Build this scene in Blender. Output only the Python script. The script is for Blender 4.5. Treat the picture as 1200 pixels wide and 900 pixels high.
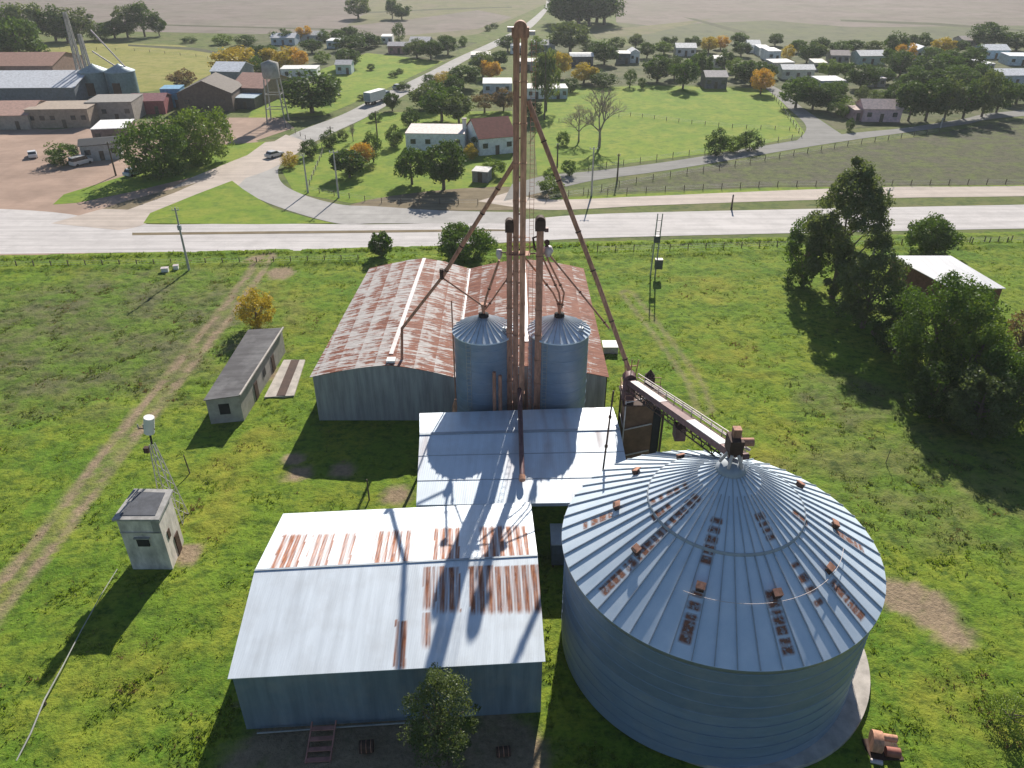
import bpy, math, random
import numpy as np
from mathutils import Vector, Matrix, noise
R = math.radians
scene = bpy.context.scene
for o in list(bpy.data.objects): bpy.data.objects.remove(o)
C = scene.collection
rng = random.Random(7)

# ------------------------------------------------------------------ camera
CAM_H, F_PX, PITCH = 46.0, 905.0, R(30.9)
cam_d = bpy.data.cameras.new('camera')
cam_d.sensor_width = 36.0
cam_d.lens = 36.0 * F_PX / 1200.0
cam_d.clip_start = 0.5
cam_d.clip_end = 12000
cam = bpy.data.objects.new('camera', cam_d); C.objects.link(cam)
cam.location = (0, 0, CAM_H)
cam.rotation_euler = (math.pi/2 - PITCH, 0, 0)
scene.camera = cam

# ------------------------------------------------------------------ light
SUN_EL, SUN_AZ = R(32.0), R(-100.0)          # SUN_AZ: direction the shadows travel in plan
w = bpy.data.worlds.new('World'); scene.world = w; w.use_nodes = True
nt = w.node_tree
sky = nt.nodes.new('ShaderNodeTexSky'); sky.sky_type = 'NISHITA'; sky.sun_disc = False
tosun = Vector((-math.cos(SUN_AZ)*math.cos(SUN_EL), -math.sin(SUN_AZ)*math.cos(SUN_EL), math.sin(SUN_EL)))
sky.sun_elevation = SUN_EL
sky.sun_rotation = math.atan2(tosun.x, tosun.y)
sky.air_density = 1.0; sky.dust_density = 0.5; sky.ozone_density = 3.0
nt.links.new(sky.outputs[0], nt.nodes['Background'].inputs[0])
nt.nodes['Background'].inputs[1].default_value = 0.062
sd = bpy.data.lights.new('sun', 'SUN'); sd.energy = 5.0; sd.angle = R(0.53); sd.color = (1, .93, .82)
so = bpy.data.objects.new('sun', sd); C.objects.link(so)
so.rotation_euler = tosun.to_track_quat('Z', 'Y').to_euler()
so.location = (0, 100, 80)
scene.view_settings.view_transform = 'Standard'; scene.view_settings.look = 'None'
scene.view_settings.exposure = 0.55; scene.view_settings.gamma = 1
scene.cycles.volume_bounces = 1
scene.cycles.max_bounces = 8

# ------------------------------------------------------------------ survey helpers (photo sightings -> ground coordinates in metres)
_s, _c = math.sin(PITCH), math.cos(PITCH)
def G(x, y, h=0.0):
    v = (y-450)/F_PX; u = (x-600)/F_PX
    z = (CAM_H-h)/(_s+v*_c)
    return Vector((u*z, z*(_c-v*_s), h))
def W(x, y, Y):
    v = (y-450)/F_PX; u = (x-600)/F_PX
    z = Y/(_c-v*_s)
    return Vector((u*z, Y, CAM_H - z*(_s+v*_c)))
def px(X, Y, Z):
    d = Z-CAM_H; z = Y*_c-d*_s
    return 600+F_PX*X/z, 450+F_PX*(-d*_c-Y*_s)/z
def hgt(X, Y, ty):                                   # height at which a point over (X,Y) is seen on row ty
    v = (ty-450)/F_PX
    return CAM_H - Y*(_s+v*_c)/(_c-v*_s)
def mpp(X, Y, Z=0):                                  # metres per survey pixel there
    return (Y*_c-(Z-CAM_H)*_s)/F_PX

# ------------------------------------------------------------------ mesh builder
def origin(o):
    v = Vector((0, 0, 0))
    while o is not None:
        v += o.location; o = o.parent
    return v
class MB:
    def __init__(s): s.v = []; s.f = []; s.sm = []
    def add(s, vs, fs, smooth=False):
        n = len(s.v); s.v += [tuple(p) for p in vs]
        s.f += [tuple(i+n for i in f) for f in fs]; s.sm += [smooth]*len(fs); return s
    def box(s, c, d, rz=0, rx=0, ry=0):
        m = Matrix.Rotation(rz, 3, 'Z') @ Matrix.Rotation(ry, 3, 'Y') @ Matrix.Rotation(rx, 3, 'X')
        c = Vector(c); P = []
        for z in (-.5, .5):
            for x, y in ((-.5, -.5), (.5, -.5), (.5, .5), (-.5, .5)):
                P.append(c + m @ Vector((x*d[0], y*d[1], z*d[2])))
        return s.add(P, [(3,2,1,0),(4,5,6,7),(0,1,5,4),(1,2,6,5),(2,3,7,6),(3,0,4,7)])
    def beam(s, a, b, w_, h_, up=(0,0,1)):
        a, b = Vector(a), Vector(b); d = (b-a).normalized()
        up = Vector(up)
        if abs(d.dot(up)) > .98: up = Vector((0, 1, 0))
        x = d.cross(up).normalized(); u = x.cross(d)
        P = [q + x*i*w_/2 + u*j*h_/2 for q in (a, b) for i, j in ((-1,-1),(1,-1),(1,1),(-1,1))]
        return s.add(P, [(3,2,1,0),(4,5,6,7),(0,1,5,4),(1,2,6,5),(2,3,7,6),(3,0,4,7)])
    def tube(s, pts, r, n=10, cap=True):
        pts = [Vector(p) for p in pts]; rr = r if isinstance(r, (list, tuple)) else [r]*len(pts)
        rings = []; x = None
        for i, p in enumerate(pts):
            d = (pts[min(i+1, len(pts)-1)] - pts[max(i-1, 0)]).normalized()
            if x is None:
                up = Vector((0, 0, 1)) if abs(d.z) < .9 else Vector((0, 1, 0))
                x = d.cross(up).normalized()
            else: x = (x - d*x.dot(d)).normalized()
            y = d.cross(x)
            rings.append([p + (x*math.cos(2*math.pi*k/n) + y*math.sin(2*math.pi*k/n))*rr[i] for k in range(n)])
        b = []
        for r_ in rings: b += r_
        fs = [(i*n+k, i*n+(k+1) % n, (i+1)*n+(k+1) % n, (i+1)*n+k) for i in range(len(rings)-1) for k in range(n)]
        s.add(b, fs, True)
        if cap:
            s.add(rings[0], [tuple(range(n))[::-1]]); s.add(rings[-1], [tuple(range(n))])
        return s
    def lathe(s, c, prof, n=32, smooth=True):
        c = Vector(c); P = []
        for r, z in prof:
            P += [c + Vector((r*math.cos(2*math.pi*k/n), r*math.sin(2*math.pi*k/n), z)) for k in range(n)]
        fs = [(i*n+k, i*n+(k+1) % n, (i+1)*n+(k+1) % n, (i+1)*n+k) for i in range(len(prof)-1) for k in range(n)]
        return s.add(P, fs, smooth)
    def prism(s, poly, z0, z1):
        n = len(poly)
        z1s = z1 if isinstance(z1, (list, tuple)) else [z1]*n
        P = [(p[0], p[1], z0) for p in poly] + [(p[0], p[1], z1s[i]) for i, p in enumerate(poly)]
        return s.add(P, [tuple(range(n))[::-1], tuple(range(n, 2*n))] + [(i, (i+1) % n, n+(i+1) % n, n+i) for i in range(n)])
    def slab(s, P, t):                               # plate through polygon P, thickened downwards by t
        P = [Vector(p) for p in P]; n = len(P)
        nn = (P[1]-P[0]).cross(P[2]-P[0]).normalized()
        if nn.z < 0: P = P[::-1]; nn = -nn
        Q = [p - nn*t for p in P]
        return s.add(P+Q, [tuple(range(n)), tuple(range(n, 2*n))[::-1]] + [((i+1) % n, i, n+i, n+(i+1) % n) for i in range(n)])
    def build(s, name, mat, parent=None):
        me = bpy.data.meshes.new(name)
        o0 = origin(parent)
        me.from_pydata([(p[0]-o0.x, p[1]-o0.y, p[2]-o0.z) for p in s.v], [], s.f)
        me.polygons.foreach_set('use_smooth', s.sm)
        me.update()
        if mat is not None: me.materials.append(mat)
        o = bpy.data.objects.new(name, me); C.objects.link(o); o.parent = parent
        return o
def tag(o, label=None, cat=None, group=None, kind=None):
    if label: o['label'] = label
    if cat: o['category'] = cat
    if group: o['group'] = group
    if kind: o['kind'] = kind
    return o
def thing(name, label, cat, loc=(0, 0, 0), group=None):
    o = bpy.data.objects.new(name, None); C.objects.link(o); o.location = loc
    o.empty_display_size = .5
    return tag(o, label, cat, group)
def copy_tree(o, parent=None):
    c = o.copy(); C.objects.link(c); c.parent = parent
    for ch in [q for q in bpy.data.objects if q.parent is o]: copy_tree(ch, c)
    return c
KIDS = {}
def dup(o, kids, loc, scale=(1, 1, 1), rz=0):
    c = o.copy(); C.objects.link(c); c.location = loc; c.scale = scale; c.rotation_euler = (0, 0, rz)
    out = []
    for k in kids:
        d = k.copy(); C.objects.link(d); d.parent = c; out.append(d)
    return c, out

# ------------------------------------------------------------------ materials
MATS = {}
class NB:
    def __init__(s, name):
        s.m = bpy.data.materials.new(name); s.m.use_nodes = True; s.t = s.m.node_tree
        s.b = s.t.nodes['Principled BSDF']; s.out = s.t.nodes['Material Output']
        s.tc = s.t.nodes.new('ShaderNodeNewGeometry')
    def n(s, t, **k):
        x = s.t.nodes.new(t)
        for a, b in k.items(): setattr(x, a, b)
        return x
    def l(s, a, b): s.t.links.new(a, b)
    def pos(s, scale=(1, 1, 1), obj=False, rot=0):
        m = s.n('ShaderNodeMapping'); m.inputs['Scale'].default_value = scale; m.inputs['Rotation'].default_value = (0, 0, rot)
        if obj:
            q = s.n('ShaderNodeTexCoord'); s.l(q.outputs['Object'], m.inputs[0])
        else: s.l(s.tc.outputs['Position'], m.inputs[0])
        return m.outputs[0]
    def noise(s, vec, scale, detail=4, rough=.6, dist=0):
        x = s.n('ShaderNodeTexNoise'); s.l(vec, x.inputs['Vector'])
        x.inputs['Scale'].default_value = scale; x.inputs['Detail'].default_value = detail
        x.inputs['Roughness'].default_value = rough; x.inputs['Distortion'].default_value = dist
        return x.outputs[0]
    def ramp(s, fac, stops, interp='LINEAR'):
        r = s.n('ShaderNodeValToRGB'); r.color_ramp.interpolation = interp
        e = r.color_ramp.elements
        while len(e) < len(stops): e.new(.5)
        for i, (p, c) in enumerate(stops):
            e[i].position = p; e[i].color = (c, c, c, 1) if not isinstance(c, (tuple, list)) else (*c, 1)
        s.l(fac, r.inputs[0]); return r.outputs[0]
    def mix(s, fac, a, b, mode='MIX'):
        m = s.n('ShaderNodeMix', data_type='RGBA', blend_type=mode)
        for v, i in ((fac, 0), (a, 6), (b, 7)):
            if isinstance(v, (int, float)): m.inputs[i].default_value = v
            elif isinstance(v, (tuple, list)): m.inputs[i].default_value = (*v, 1)
            else: s.l(v, m.inputs[i])
        return m.outputs[2]
    def math(s, op, a, b=0):
        m = s.n('ShaderNodeMath', operation=op)
        for v, i in ((a, 0), (b, 1)):
            if isinstance(v, (int, float)): m.inputs[i].default_value = v
            else: s.l(v, m.inputs[i])
        return m.outputs[0]
    def attr(s, name):
        a = s.n('ShaderNodeAttribute'); a.attribute_name = name; return a.outputs['Fac']
    def bump(s, h, strength, dist=.1):
        b = s.n('ShaderNodeBump'); b.inputs['Strength'].default_value = strength; b.inputs['Distance'].default_value = dist
        s.l(h, b.inputs['Height']); s.l(b.outputs[0], s.b.inputs['Normal'])
    def fin(s, col, rough=.8, metal=0, spec=.5):
        if isinstance(col, (tuple, list)): s.b.inputs['Base Color'].default_value = (*col, 1)
        else: s.l(col, s.b.inputs['Base Color'])
        for v, k in ((rough, 'Roughness'), (metal, 'Metallic'), (spec, 'Specular IOR Level')):
            if isinstance(v, (int, float)): s.b.inputs[k].default_value = v
            else: s.l(v, s.b.inputs[k])
        return s.m
def plain(name, col, rough=.8, metal=0, var=.25, scale=1.5, spec=.4, stretch=(1, 1, 1), bump=0):
    k = NB(name); v = k.pos(stretch)
    n1 = k.noise(v, scale, 5, .65)
    dark = tuple(c*(1-var) for c in col); lite = tuple(min(1, c*(1+var)) for c in col)
    c = k.ramp(n1, [(.3, dark), (.7, lite)])
    if bump: k.bump(n1, bump)
    return k.fin(c, rough, metal, spec)
def mcol(col, rough=.8, metal=0, **k):               # cached plain material by colour
    key = (tuple(col), rough, metal)
    if key not in MATS: MATS[key] = plain('paint', col, rough, metal, **k)
    return MATS[key]
def galv(name, base=(.52, .55, .58), ribdir='x', pitch=.35, rot=0, rust=None, rough=.42, metal=.35, streak=.25, ruststretch=(3, .6, 3)):
    k = NB(name)
    v = k.pos((1, 1, 1), rot=rot)
    st = (1.6, .12, .12) if ribdir == 'x' else ((.12, 1.6, .12) if ribdir == 'y' else (.6, .6, 2.5))
    n1 = k.noise(k.pos(st, rot=rot), 1.2, 4, .6); n2 = k.noise(v, .5, 5, .6)
    c = k.mix(k.ramp(n1, [(.3, 0), (.75, 1)]), tuple(x*(1-streak) for x in base), tuple(min(1, x*(1+streak*.5)) for x in base))
    c = k.mix(k.ramp(n2, [(.45, 0), (.8, .35)]), c, (.42, .42, .42))
    rg = rough
    mt = metal
    if rust:
        a = k.attr('rust')
        n3 = k.noise(k.pos(ruststretch, rot=rot), 1.6, 6, .7)
        f = k.math('MULTIPLY', a, k.ramp(n3, [(.28, .45), (.40, 1)]))
        rc = k.ramp(k.noise(k.pos((2.5, .5, 1), rot=rot), 2.2, 5, .7), [(.3, rust[0]), (.55, rust[1]), (.75, rust[2])])
        c = k.mix(f, c, rc)
        rg = k.math('ADD', k.math('MULTIPLY', f, .4), rough); mt = k.math('MULTIPLY', k.math('SUBTRACT', 1.0, f), metal)
    wv = k.n('ShaderNodeTexWave', wave_type='BANDS', bands_direction='Z' if ribdir == 'z' else 'X')
    wv.inputs['Scale'].default_value = 6.283/pitch/6.283*.5*2/ (2) * 1.0 / 1.0
    k.l(k.pos((1, 1, 1), rot=rot) if ribdir != 'y' else k.pos((1, 1, 1), rot=rot+math.pi/2), wv.inputs[0])
    k.bump(wv.outputs['Fac'], .22, .02)
    return k.fin(c, rg, mt, .18 if rough > .7 else .5)

RUST3 = ((.13, .04, .022), (.36, .13, .06), (.55, .27, .14))
M_shed_roof = galv('galvanised_roof_sheet', (.74, .81, .88), 'x', .25, R(3.9), RUST3, .5, .1, .16)
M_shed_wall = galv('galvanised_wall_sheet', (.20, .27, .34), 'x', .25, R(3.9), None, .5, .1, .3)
M_canopy = galv('canopy_roof_sheet', (.68, .77, .86), 'x', .3, R(3.5), RUST3, .5, .1, .10, (1, .25, 1))
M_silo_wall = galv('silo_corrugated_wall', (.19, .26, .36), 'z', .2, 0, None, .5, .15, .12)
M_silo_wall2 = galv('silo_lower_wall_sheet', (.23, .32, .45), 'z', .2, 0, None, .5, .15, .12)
def silo_roof_mat():
    k = NB('silo_roof_sheet')
    n1 = k.noise(k.pos(), .7, 5, .6); n2 = k.noise(k.pos(), 4, 4, .6)
    c = k.ramp(n1, [(.3, (.58, .69, .80)), (.7, (.70, .79, .88))])
    f = k.math('MULTIPLY', k.attr('rust'), k.ramp(n2, [(.35, .5), (.5, 1)]))
    c = k.mix(f, c, k.ramp(n2, [(.35, (.10, .045, .03)), (.6, (.30, .12, .07)), (.8, (.46, .28, .19))]))
    rg = k.math('ADD', k.math('MULTIPLY', f, .4), .5)
    return k.fin(c, rg, k.math('MULTIPLY', k.math('SUBTRACT', 1.0, f), .1), .5)
M_silo_roof = silo_roof_mat()
M_rib = plain('roof_rib_metal', (.36, .40, .45), .6, .1, .15)
M_small_roof = plain('small_silo_roof', (.62, .72, .82), .5, .1, .1)
M_rust = plain('rusty_steel', (.40, .20, .135), .75, 0, .45, 2.0, stretch=(2, 2, .5))
M_rust_l = plain('orange_rust_steel', (.52, .27, .175), .75, 0, .5, 1.4, stretch=(2, 2, .35))
M_rust_d = plain('dark_rust_steel', (.065, .034, .026), .8, 0, .4)
M_plum = plain('faded_plum_paint', (.14, .07, .075), .6, .1, .4, 2)
M_pale = plain('pale_worn_paint', (.55, .48, .48), .5, .1, .25, 2)
M_dark = plain('dark_interior', (.02, .02, .022), .9)
M_conc = plain('weathered_concrete', (.34, .33, .31), .9, 0, .25, .8, bump=.1)
M_conc_l = plain('pale_concrete', (.46, .42, .38), .9, 0, .28, .9)
M_cable = plain('grey_cable', (.35, .35, .33), .6)
M_polec = plain('concrete_pole', (.40, .39, .37), .85, 0, .15)
M_wood = plain('weathered_wood', (.11, .085, .065), .9)
M_white = plain('white_paint', (.72, .72, .70), .6, 0, .08)
M_glass = plain('dark_window', (.03, .04, .05), .15, 0, .1, spec=.6)
M_soil = plain('bare_soil', (.10, .075, .06), .95)

def warehouse_roof_mat():
    k = NB('rusted_corrugated_roof')
    a = k.math('ADD', k.math('MULTIPLY', k.noise(k.pos((.30, 2.6, .3)), 1.0, 4, .6, .4), .65), k.math('MULTIPLY', k.noise(k.pos((.9, 7.0, .9)), 1.0, 3, .6), .35))
    b = k.noise(k.pos((.45, .22, .35)), 1.3, 5, .7)
    d = k.noise(k.pos((.5, 3.0, .5)), 1.6, 3, .6)
    # sheet courses across the slope: rust sits differently on each row of sheets
    wv = k.n('ShaderNodeTexWave', wave_type='BANDS', bands_direction='X', wave_profile='SAW'); wv.inputs['Scale'].default_value = .155
    wv.inputs['Distortion'].default_value = .3
    k.l(k.pos(), wv.inputs[0])
    f = k.math('ADD', k.math('MULTIPLY', a, .72), k.math('MULTIPLY', b, .36))
    f = k.math('ADD', f, k.math('MULTIPLY', wv.outputs['Fac'], -.07))
    sel = k.attr('rust')
    rust = k.ramp(d, [(.3, (.10, .03, .018)), (.5, (.21, .072, .045)), (.75, (.31, .14, .085))])
    grey = k.ramp(d, [(.3, (.30, .27, .26)), (.7, (.56, .54, .53))])
    m = k.ramp(k.math('ADD', f, k.math('MULTIPLY', sel, -.12)), [(.475, 0), (.52, 1)])
    c = k.mix(m, rust, grey)
    w2 = k.n('ShaderNodeTexWave', wave_type='BANDS', bands_direction='Y'); w2.inputs['Scale'].default_value = .9
    k.l(k.pos(), w2.inputs[0]); k.bump(w2.outputs['Fac'], .3, .04)
    return k.fin(c, .75, 0, .18)
M_wroof = warehouse_roof_mat()

# ---- ground materials
def grass_mat(name, cols, s1=.05, s2=.9, bump=.6, dirt=(.20, .15, .105), use_attr=False, bd=.25):
    k = NB(name)
    a = k.noise(k.pos(), s1, 5, .6); b = k.noise(k.pos((1, 1.2, 1)), s2, 6, .7); c3 = k.noise(k.pos(), s1*4.5, 4, .65)
    c = k.mix(k.ramp(a, [(.38, 0), (.62, 1)]), cols[0], cols[1])
    c = k.mix(k.ramp(c3, [(.43, 0), (.62, .85)]), c, cols[2])
    c = k.mix(k.ramp(b, [(.36, .95), (.52, 0)]), c, cols[3])
    c = k.mix(k.ramp(k.noise(k.pos((1, 1.8, 1)), s2*2.2, 3, .7), [(.36, .55), (.5, 0)]), c, cols[3])
    c = k.mix(k.ramp(k.noise(k.pos(), s2*3, 4, .7), [(.5, 0), (.75, .5)]), c, cols[4])
    if use_attr:
        c = k.mix(k.math('MULTIPLY', k.attr('dry'), k.ramp(c3, [(.35, .15), (.65, .85)])), c, k.ramp(b, [(.35, (.16, .17, .025)), (.7, (.34, .33, .05))]))
        c = k.mix(k.math('MULTIPLY', k.attr('heath'), k.ramp(c3, [(.38, .15), (.6, .85)])), c, k.ramp(b, [(.35, (.07, .08, .04)), (.7, (.17, .16, .10))]))
        c = k.mix(k.math('MULTIPLY', k.attr('dirt'), k.ramp(b, [(.30, .7), (.45, 1)])), c, k.ramp(k.noise(k.pos(), 2.5, 5, .7), [(.3, tuple(x*.7 for x in dirt)), (.7, tuple(x*1.35 for x in dirt))]))
    if bump: k.bump(k.mix(.5, b, k.noise(k.pos(), s2*4, 4, .7)), bump, bd)
    return k.fin(c, .95, 0, .1)
GREENS = [(.105, .20, .022), (.16, .245, .026), (.235, .27, .034), (.055, .105, .016), (.25, .32, .045)]
M_near = grass_mat('near_meadow_grass', GREENS, .045, .8, .8, (.29, .215, .15), True, .35)
M_base = grass_mat('open_country_grass', [(.115, .155, .04), (.14, .17, .05), (.17, .165, .075), (.07, .10, .035), (.18, .2, .08)], .02, .25, .5, bd=.3)
M_lawn = grass_mat('bright_field_grass', [(.15, .24, .03), (.20, .275, .035), (.26, .29, .05), (.11, .185, .03), (.24, .31, .06)], .03, .35, .3)
M_yfield = grass_mat('yellowing_field_grass', [(.24, .24, .06), (.30, .28, .09), (.30, .27, .10), (.18, .2, .05), (.33, .3, .12)], .02, .2, .2)
M_heath = grass_mat('dark_heath', [(.105, .11, .06), (.125, .115, .085), (.13, .165, .045), (.07, .075, .045), (.20, .18, .13)], .05, .5, .9, bd=.3)
M_plough = grass_mat('ploughed_field_soil', [(.21, .175, .155), (.245, .205, .185), (.19, .175, .14), (.17, .145, .125), (.27, .23, .20)], .006, .05, .2)
M_olive = grass_mat('olive_pasture', [(.17, .17, .085), (.21, .20, .11), (.20, .17, .12), (.13, .135, .07), (.22, .21, .12)], .01, .1, .2)
M_crop = grass_mat('grey_green_crop', [(.13, .14, .085), (.16, .16, .10), (.15, .165, .08), (.10, .11, .07), (.17, .17, .11)], .01, .1, .2)
def road_mat(name, col, var=.14, stretch=(.04, .7, 1), rough=.9, rot=0):
    k = NB(name)
    a = k.noise(k.pos(stretch, rot=rot), 1.0, 5, .6); b = k.noise(k.pos(), .25, 6, .7)
    c = k.ramp(a, [(.3, tuple(x*(1-var) for x in col)), (.7, tuple(x*(1+var) for x in col))])
    c = k.mix(k.ramp(b, [(.45, 0), (.7, .5)]), c, tuple(x*.66 for x in col))
    c = k.mix(k.ramp(k.noise(k.pos((.02, 1.6, 1), rot=rot), 1, 3, .5), [(.55, 0), (.7, .3)]), c, tuple(x*.55 for x in col))
    k.bump(k.noise(k.pos(), 6, 4, .7), .3, .05)
    return k.fin(c, rough, 0, .12)
M_hwy = road_mat('worn_concrete_highway', (.55, .52, .51), .16)
M_dirt = road_mat('pink_gravel_road', (.50, .43, .38), .15, rough=.85)
M_asph = road_mat('grey_asphalt', (.25, .245, .235), .12)
M_yard = road_mat('reddish_dirt_yard', (.37, .265, .21), .2, (.1, .1, 1), .9)
M_main = road_mat('worn_grey_road', (.40, .385, .37), .12, (.3, .3, 1))
M_verge = road_mat('brown_verge', (.21, .17, .11), .3, (.2, .6, 1), .95)

# ---- foliage
def leaf_mat(name, a, b, tr=.35):
    k = NB(name)
    g = k.tc.outputs['Random Per Island']
    v = k.noise(k.pos((1, 1, 1)), .8, 3, .6)
    c = k.mix(g, a, b)
    c = k.mix(k.ramp(v, [(.35, 0), (.7, .6)]), c, tuple(x*1.3 for x in b))
    d = k.n('ShaderNodeBsdfDiffuse'); t = k.n('ShaderNodeBsdfTranslucent'); m = k.n('ShaderNodeMixShader')
    k.l(c, d.inputs[0]); k.l(k.mix(1.0, c, (1.25, 1.2, .5), 'MULTIPLY'), t.inputs[0]); m.inputs[0].default_value = tr
    gl = k.n('ShaderNodeBsdfGlossy'); gl.inputs['Roughness'].default_value = .5; gl.inputs[0].default_value = (.6, .6, .6, 1)
    m2 = k.n('ShaderNodeMixShader'); m2.inputs[0].default_value = .035
    k.l(d.outputs[0], m.inputs[1]); k.l(t.outputs[0], m.inputs[2])
    k.l(m.outputs[0], m2.inputs[1]); k.l(gl.outputs[0], m2.inputs[2]); k.l(m2.outputs[0], k.out.inputs[0])
    k.t.nodes.remove(k.b)
    return k.m
L = dict(
    dark=leaf_mat('dark_green_leaves', (.035, .07, .016), (.07, .12, .028), .42),
    mid=leaf_mat('mid_green_leaves', (.05, .10, .018), (.10, .17, .03)),
    light=leaf_mat('light_green_leaves', (.09, .16, .022), (.17, .24, .045)),
    euca=leaf_mat('grey_green_leaves', (.065, .10, .04), (.13, .17, .07), .42),
    yellow=leaf_mat('yellow_autumn_leaves', (.30, .24, .03), (.50, .38, .06)),
    orange=leaf_mat('orange_autumn_leaves', (.42, .24, .03), (.60, .38, .07)),
    brown=leaf_mat('brown_dry_leaves', (.13, .09, .06), (.22, .16, .10)),
    weed=leaf_mat('meadow_weeds', (.10, .185, .022), (.19, .26, .04), .45),
    weedd=leaf_mat('dark_meadow_weeds', (.075, .125, .035), (.14, .17, .07), .4))
M_bark = plain('bark', (.16, .125, .10), .9)
M_bark_l = plain('pale_bark', (.30, .25, .21), .9)

def leaf_cloud(centers, n_each, size, seed, flat=1.0):
    """leaf-sized quads spread over and inside clumps; centers: (x,y,z,r)"""
    g = np.random.default_rng(seed); V = []
    for (x, y, z, r) in centers:
        n = max(6, int(n_each*g.uniform(.75, 1.25)))
        d = g.normal(size=(n, 3)); d /= np.linalg.norm(d, axis=1)[:, None]
        rad = r*g.uniform(.45, 1.12, size=(n, 1))**.7
        p = np.array([x, y, z]) + d*rad*np.array([1, 1, flat])
        nr = d + g.normal(size=(n, 3))*.55; nr /= np.linalg.norm(nr, axis=1)[:, None]
        t = np.cross(nr, g.normal(size=(n, 3))); t /= np.linalg.norm(t, axis=1)[:, None]
        b = np.cross(nr, t)
        s = size*g.uniform(.6, 1.35, size=(n, 1)); e = g.uniform(.5, .8, size=(n, 1))
        V.append(np.stack([p-t*s*.5, p-b*s*.5*e, p+t*s*.5, p+b*s*.5*e], 1))
    return np.concatenate(V).reshape(-1, 3)
def cloud_obj(name, V, mat, parent=None):
    n = len(V)//4
    me = bpy.data.meshes.new(name); me.vertices.add(len(V)); me.loops.add(len(V)); me.polygons.add(n)
    me.vertices.foreach_set('co', np.asarray(V, dtype=np.float32).ravel())
    me.loops.foreach_set('vertex_index', np.arange(len(V), dtype=np.int32))
    me.polygons.foreach_set('loop_start', np.arange(n, dtype=np.int32)*4)
    me.update(calc_edges=True); me.validate()
    me.materials.append(mat)
    o = bpy.data.objects.new(name, me); C.objects.link(o); o.parent = parent
    return o
def trunk_mb(h, r, limbs, seed, spread):
    g = random.Random(seed); b = MB()
    top = Vector((g.uniform(-.05, .05)*h, g.uniform(-.05, .05)*h, h*.75))
    b.tube([(0, 0, -.3), (top.x*.3, top.y*.3, h*.25), (top.x*.7, top.y*.7, h*.5), top], [r*1.25, r, r*.65, r*.25], 7)
    tips = []
    for i in range(limbs):
        a = 2*math.pi*i/limbs + g.uniform(-.4, .4); z0 = h*g.uniform(.22, .55)
        q = Vector((math.cos(a)*spread*g.uniform(.55, .9), math.sin(a)*spread*g.uniform(.55, .9), h*g.uniform(.55, .88)))
        m = Vector((q.x*.45, q.y*.45, (z0+q.z)/2 - .05*h))
        b.tube([(top.x*z0/h, top.y*z0/h, z0), m, q], [r*.5, r*.33, r*.12], 5)
        tips.append(q)
    return b, tips
def tree_proto(kind, seed, leaves, lsize):
    """10 m high, 10 m wide; scaled by its copies"""
    g = random.Random(seed); root = thing('tree', 'x', 'tree')
    H_, S_ = 10.0, 5.0
    if kind == 'broad': limbs, zc, rz, base = 7, 5.5, 4.3, .28
    elif kind == 'tall': limbs, zc, rz, base = 6, 5.3, 4.7, .3
    elif kind == 'bush': limbs, zc, rz, base = 6, 4.6, 5.2, .15
    elif kind == 'column': limbs, zc, rz, base = 4, 5.3, 4.7, .3
    elif kind == 'ragged': limbs, zc, rz, base = 9, 5.8, 4.2, .3
    tb, tips = trunk_mb(8.5 if kind != 'bush' else 6, base, limbs, seed, S_*.8)
    kids = [tb.build('trunk', M_bark, root)]
    cl = []
    ncl = 34 if kind != 'ragged' else 30
    for i in range(ncl):
        while True:
            p = Vector((g.uniform(-1, 1), g.uniform(-1, 1), g.uniform(-1, 1)))
            if .25 < p.length < 1: break
        p = p.normalized() * (p.length**.45)
        wob = 1 + .22*noise.noise(p*1.7+Vector((seed*3.1, 0, 0)))
        f = .80*wob
        r = g.uniform(1.0, 1.8) if kind != 'ragged' else g.uniform(.7, 1.45)
        cl.append((p.x*S_*f*.93, p.y*S_*f*.93, max(zc + p.z*rz*f, r*.6), r))
    for q in tips: cl.append((q.x, q.y, q.z, g.uniform(.7, 1.2)))
    V = leaf_cloud(cl, leaves/len(cl), lsize, seed, .85)
    kids.append(cloud_obj('crown', V, L['mid'], root))
    return root, kids
def bare_proto(seed):
    root = thing('bare_tree', 'x', 'tree'); g = random.Random(seed); b = MB()
    def grow(p, d, l, r, k):
        q = p + d*l
        b.tube([p, (p+q)/2 + Vector((g.uniform(-.1, .1), g.uniform(-.1, .1), 0))*l*.3, q], [r, r*.8, r*.6], 5 if k < 3 else 3, False)
        if k >= 5: return
        for i in range(4 if k < 4 else 3):
            n = (d + Vector((g.uniform(-1, 1), g.uniform(-1, 1), g.uniform(-.25, .55)))*.8).normalized()
            grow(q, n, l*g.uniform(.62, .85), r*.58, k+1)
    grow(Vector((0, 0, -.2)), Vector((0, 0, 1)), 2.3, .24, 0)
    return root, [b.build('branches', M_bark_l, root)]
PROTO = {}
for kd, seeds, n_, s_ in (('broad', (1, 2, 3, 11, 12, 13), 4200, .55), ('tall', (4, 5, 14), 3800, .55), ('bush', (6, 7, 8), 3000, .55), ('column', (9,), 2400, .5), ('ragged', (10,), 2600, .5)):
    PROTO[kd] = [tree_proto(kd, s, n_, s_) for s in seeds]
PROTO['bare'] = [bare_proto(21), bare_proto(22)]
_cnt = 0
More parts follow.
